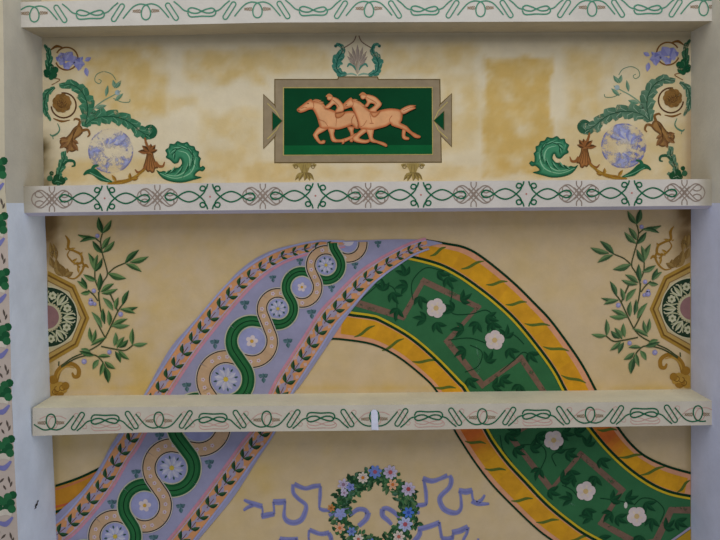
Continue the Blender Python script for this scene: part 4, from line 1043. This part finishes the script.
for i in range(1, len(cen) - 1):
    x, y = cen[i]; rr = rad[i] * (1 - 0.28) - 1.3
    a = Art(clip=LC, base=4)
    top = 241.5 if i >= 12 else None
    def cpoly(cx, cy, r, c, lay):
        pts = [(cx + r * math.cos(t * math.pi / 16), cy + r * math.sin(t * math.pi / 16)) for t in range(32)]
        if top: pts = [(p[0], max(p[1], top)) for p in pts]
        a.poly(pts, c, lay)
    cpoly(x, y, rr + 0.8, (186, 186, 200), 1.6); cpoly(x, y, rr, (156, 158, 198), 1.9)
    rd = put(a, 'roundel', lb, PAINT)
    a = Art(clip=LC, base=4)
    if i == 12:
        a.poly([(x - 5, 241.8), (x + 6, 241.6), (x + 4.4, 244.6), (x + 1.5, 246), (x - 1.5, 246), (x - 4, 244.6)], (206, 198, 206), 2.4)
    elif i % 2 == 1:
        for k in range(8):
            an = k * math.pi / 4 + 0.2; r2 = rr * 0.8
            a.leaf((x + 2 * math.cos(an), y + 2 * math.sin(an)), (x + r2 * math.cos(an), y + r2 * math.sin(an)), rr * 0.36, (196, 194, 210), (180, 180, 204), 2.4, fat=0.66)
            an += math.pi / 8; a.leaf((x + r2 * 0.72 * math.cos(an), y + r2 * 0.72 * math.sin(an)), (x + r2 * 1.06 * math.cos(an), y + r2 * 1.06 * math.sin(an)), 1.9, (62, 92, 84), None, 2.6)
        a.disc(x, y, rr * 0.17, (206, 180, 76), 3, 12)
    else:
        a.flower(x, y, rr * 0.46, (216, 200, 200), (208, 160, 66), 5, 2.4, rot=-math.pi / 2 + 0.2, pw=0.9)
    put(a, 'daisy' if i % 2 == 1 else 'five_petal_flower', lb, PAINT, parent=rd)
for (x, y) in ((187, 386), (215, 343), (245, 304), (273, 278), (300, 261), (311.7, 313), (331.7, 288), (355, 265), (378, 243.5), (209.7, 463), (181, 507), (136.5, 472.7), (112.5, 503), (263.5, 377), (288, 342), (160, 436), (154, 538), (238, 418)):
    a = Art(clip=LC, base=4); s = 1.0 if y > 300 else 0.75
    for d, l in ((-150, 5.6), (-30, 5.6), (90, 6), (-90, 4)):
        r0 = math.radians(d - 5); a.leaf((x, y), (x + l * s * math.cos(r0), y + l * s * math.sin(r0)), 4.4 * s, (70, 102, 106), (92, 120, 130), 2)
    put(a, 'trefoil', lb, WORN)

# ================================================================== WREATH AND RIBBONS
w1_ = zt(310, 450, 5.538)
WX, WY = 375, 511.5
wr = thing('flower_wreath', 'round green wreath of blue, white and peach flowers low in the middle', 'wreath', WX, WY)
a = Art()
for i in range(950):
    an = rnd.uniform(0, 2 * math.pi); rr = 34.5 + rnd.gauss(0, 4.6); rr = max(26, min(43.5, rr))
    x, y = WX + rr * math.cos(an), WY + rr * math.sin(an); d = rnd.uniform(0, 2 * math.pi); l = rnd.uniform(4, 7)
    c = rnd.choice([(46, 90, 56), (58, 106, 64), (74, 124, 78), (38, 76, 50), (96, 132, 86), (84, 124, 98)])
    a.leaf((x, y), (x + l * math.cos(d), y + l * math.sin(d)), rnd.uniform(2.8, 4.2), c, mixc(c, (20, 40, 24), 0.25), 1 + 1.5 * rnd.random())
put(a, 'foliage', wr, PAINT)
WHT, PCH, BLU, PLB, LLC = (226, 212, 196), (232, 180, 136), (112, 140, 214), (180, 190, 226), (202, 190, 214)
FL = [(293, 152, 32, WHT, (206, 130, 50), 8), (360, 120, 38, BLU, (170, 90, 110), 7), (445, 122, 40, LLC, (190, 96, 96), 8), (458, 190, 32, PCH, (206, 120, 60), 6), (545, 215, 40, LLC, (176, 80, 80), 8), (527, 410, 42, PLB, (180, 90, 100), 7), (545, 345, 32, (78, 124, 214), (60, 90, 180), 6), (185, 190, 34, LLC, (150, 120, 140), 6), (224, 204, 24, (138, 150, 214), (100, 110, 180), 5), (190, 236, 22, LLC, (160, 130, 150), 5), (118, 320, 22, (210, 140, 70), (170, 100, 40), 6), (165, 430, 32, PCH, (206, 120, 70), 6), (230, 450, 26, (124, 150, 214), (90, 110, 180), 6), (168, 352, 34, (150, 160, 212), None, 5), (492, 478, 34, WHT, (200, 110, 90), 7), (268, 492, 30, WHT, (190, 110, 90), 7), (340, 515, 28, BLU, (120, 90, 120), 6), (410, 520, 30, PCH, (200, 110, 60), 6), (215, 520, 26, LLC, (180, 100, 110), 6), (455, 540, 28, BLU, (150, 90, 110), 6)]
for k, (x, y, r, c, cc, n) in enumerate(FL):
    q = w1_(x, y); a = Art(); a.flower(q[0], q[1], r / 5.538, c, cc, n, 3.4 + 0.02 * k, rot=k * 0.7, pw=0.62 if n > 5 else 0.85, rc=0.3, shade=mixc(c, (150, 130, 160), 0.35))
    put(a, 'flower', wr, PAINT, ('white' if c == WHT else 'peach' if c == PCH else 'pale lilac' if c == LLC else 'orange' if c[2] < 100 else 'blue') + ' flower')
RB, RBD = (138, 140, 190), (124, 126, 182)
u1 = zt(230, 460, 6.0); u2 = zt(400, 460, 6.0)
def ribbon(label, f, segs, cx, cy):
    t = thing('painted_ribbon', label, 'ribbon', cx, cy)
    for pts, ws in segs:
        a = Art()
        P = cat([f(*p) for p in pts], 5)
        a.stroke(P, [w * 1.15 for w in ws], RB, 1.5); a.stroke([(p[0] + 0.2, p[1] + 0.5) for p in P], [w * 0.35 for w in ws], RBD, 2.2)
        put(a, 'ribbon_fold', t, WORN if 'worn' in label else PAINT)
ribbon('blue ribbon with forked end fluttering from the wreath to the lilac band, upper one', u1, [([(600, 300), (560, 300), (535, 288)], [2.6, 3.4, 2.6]), ([(535, 288), (540, 220), (542, 158)], [1.6, 3.2, 2.6]), ([(545, 152), (500, 158), (450, 170), (385, 145)], [3.6, 4.2, 3.4, 4.6]), ([(378, 145), (380, 195), (410, 232), (455, 270), (448, 320), (425, 360), (385, 376), (345, 366), (325, 335), (328, 285), (330, 245)], [2.8, 3.4, 3.4, 3.4, 4.4, 4.8, 4.8, 4.6, 3.4, 2.2, 2.2]), ([(336, 248), (295, 252), (258, 250)], [4.8, 5.4, 4.6]), ([(260, 250), (264, 290), (265, 322)], [2.2, 1.8, 2.2]), ([(266, 322), (225, 330), (188, 338)], [4.2, 5, 4.8]), ([(192, 340), (196, 305), (190, 275)], [2, 1.6, 2]), ([(192, 278), (150, 265), (110, 250), (84, 238)], [4.6, 4.6, 3.2, 2.2]), ([(140, 270), (105, 285), (82, 302)], [3.4, 3, 2])], 290, 503)
ribbon('blue ribbon with forked end fluttering from the wreath to the green band, upper one', u2, [([(95, 270), (130, 270), (160, 262)], [3.2, 4, 3.2]), ([(158, 265), (155, 190), (142, 120)], [2.6, 3.4, 2.2]), ([(136, 110), (190, 126), (240, 112), (285, 92)], [4.6, 4.4, 3.4, 4.2]), ([(296, 92), (308, 120), (295, 165), (245, 215), (240, 250), (262, 292), (305, 314), (345, 314), (366, 285), (366, 235), (358, 185)], [3.4, 4, 4, 4.2, 4.4, 4.8, 4.8, 3.8, 3, 2.4, 2.2]), ([(352, 182), (395, 190), (434, 180)], [4.4, 5.4, 4.6]), ([(430, 185), (434, 220), (442, 250)], [2.2, 2, 2.4]), ([(430, 245), (470, 262), (535, 262)], [4.4, 4, 2]), ([(460, 255), (490, 238), (508, 208)], [3.2, 3, 1.8])], 455, 498)
ribbon('partly worn lower blue ribbon on the lilac band side of the wreath', u1, [([(610, 500), (604, 460), (590, 438)], [3.6, 4, 4]), ([(595, 436), (540, 442), (475, 418)], [4.4, 3.6, 4]), ([(475, 420), (472, 460), (478, 500)], [2.2, 2, 2.2]), ([(405, 500), (395, 470)], [2, 2]), ([(408, 474), (350, 478), (298, 472)], [4, 4.6, 4]), ([(302, 474), (290, 505)], [2.4, 2])], 305, 538)
ribbon('lower blue ribbon on the green band side of the wreath', u2, [([(70, 500), (100, 470), (118, 440), (118, 412)], [4, 4.6, 4.4, 3.4]), ([(108, 416), (170, 400), (238, 374)], [4.6, 4.6, 4.4]), ([(234, 372), (242, 420), (250, 468)], [3, 2.6, 2.8]), ([(248, 470), (290, 474), (318, 462)], [4, 4.6, 4]), ([(316, 470), (318, 448), (322, 430)], [2.4, 2.4, 2.4]), ([(312, 434), (360, 424), (408, 400)], [4.6, 5.2, 4.6]), ([(410, 402), (400, 440), (380, 480), (384, 510)], [2.4, 2.6, 2.6, 2.4]), ([(470, 470), (466, 500)], [2, 2])], 440, 535)
ribbon('short blue ribbon end curling inside the wreath, on the lilac band side', w1_, [([(105, 362), (160, 335), (215, 318)], [3, 4, 2]), ([(222, 362), (262, 330), (300, 330), (320, 350)], [3, 4, 4, 4]), ([(322, 345), (312, 380), (270, 420)], [5, 4.6, 4])], 358, 513)
ribbon('short blue ribbon end curling inside the wreath, on the green band side', w1_, [([(495, 372), (460, 340), (425, 322), (400, 328)], [3.4, 4, 4, 4]), ([(402, 325), (402, 362), (430, 388), (452, 412)], [4.6, 4.4, 4, 3]), ([(500, 325), (560, 328), (605, 350)], [2, 4, 3])], 388, 513)

# dark speck on the whitewashed girder
a = Art(1.06, base=0)
ins = thing('small_insect', 'tiny dark winged insect resting on the blue-white girder face', 'insect', 36.5, 505, 1.06)
# it sits on the girder's face: build it on that vertical plane
yy0 = CY - (CY - 505) / 1.06
xe = left_edge(203 + (505 - 203) / 1.06)
base = W(xe, 203 + (505 - 203) / 1.06, 1); base.z = CAMZ + D / 1.06
def speck(pts, c, name, parent, dy=0.0):
    me = bpy.data.meshes.new(name); vs = []; rim = len(pts)
    for (u, v) in pts: vs.append((-0.0012 - dy, -v, u))
    cx = sum(p[0] for p in pts) / rim; cy = sum(p[1] for p in pts) / rim
    vs.append((-0.006 - dy, -cy, cx))
    fs = [(i, (i + 1) % rim, rim) for i in range(rim)]
    me.from_pydata(vs, [], fs)
    at = me.color_attributes.new('Col', 'FLOAT_COLOR', 'POINT'); at.data.foreach_set('color', list(lin(c)) * len(vs))
    me.materials.append(PAINT); o = bpy.data.objects.new(name, me); col.objects.link(o); o.parent = parent
    return o
ins.location = base + Vector((0, 0, 0))
U_ = 0.006
mm = 0.001
body_pts = [(15 * mm * math.cos(t * math.pi / 5), 6 * mm * math.sin(t * math.pi / 5)) for t in range(10)]
speck(body_pts, (40, 34, 34), 'body', ins, 0.001)
speck([(0, -2 * mm), (26 * mm, -12 * mm), (14 * mm, -14 * mm)], (64, 58, 60), 'wing', ins)
speck([(0, 2 * mm), (-20 * mm, 10 * mm), (-4 * mm, 13 * mm)], (64, 58, 60), 'wing', ins)

# ================================================================== LIGHT, WORLD, CAMERA
w = bpy.data.worlds.new('World'); sc.world = w; w.use_nodes = True
bg = w.node_tree.nodes['Background']; bg.inputs[0].default_value = (0.90, 0.95, 1.06, 1); bg.inputs[1].default_value = 0.305
def area(name, loc, tgt, sx, sy, power, colr):
    l = bpy.data.lights.new(name, 'AREA'); l.shape = 'RECTANGLE'; l.size = sx; l.size_y = sy; l.energy = power; l.color = colr
    o = bpy.data.objects.new(name, l); col.objects.link(o); o.location = loc
    o.rotation_euler = (Vector(tgt) - Vector(loc)).to_track_quat('-Z', 'Y').to_euler(); return o
CZ = CAMZ + D
area('window_light', (0.0, 3.1, 1.5), (0, 1.2, CZ), 5.2, 3.8, 128, (1.0, 0.97, 0.91))
area('side_window_light', (-6.5, -0.9, 4.1), (1.4, -0.7, 5.0), 2.2, 0.9, 60, (0.78, 0.9, 1.16))
area('side_window_light', (6.5, -0.9, 4.1), (-1.4, -0.7, 5.0), 2.2, 0.9, 34, (0.8, 0.9, 1.16))
cam = bpy.data.cameras.new('Camera'); co = bpy.data.objects.new('Camera', cam); col.objects.link(co)
co.location = (0, 0, CAMZ); co.rotation_euler = (0, math.pi, 0)
cam.sensor_width = 36; cam.lens = F / 720 * 36; cam.shift_x = -(CX - 360) / 720; cam.shift_y = -(270 - CY) / 720
cam.clip_start = 0.05
sc.camera = co
sc.view_settings.view_transform = 'Standard'; sc.view_settings.look = 'None'; sc.view_settings.exposure = 0; sc.view_settings.gamma = 1

# repeats of one kind carry one group
GROUPS = {'ceiling_beam': 'horizontal ceiling beams', 'ceiling_girder': 'deep girders on both sides of the bay', 'acanthus_scroll': 'acanthus corner scrolls of the top panel',
          'octagonal_medallion': 'half medallions against the girders', 'gold_scroll': 'gold scrolls above and below the half medallions', 'olive_branch': 'olive branches beside the half medallions',
          'leaf_bracket': 'leafy brackets under the horse panel', 'painted_ribbon': 'blue ribbons of the flower wreath', 'yellow_band_fragment': 'short pieces of yellow band at the girders'}
for o in list(sc.objects):
    g_ = GROUPS.get(o.name.split('.')[0])
    if g_ and o.parent is None: o['group'] = g_
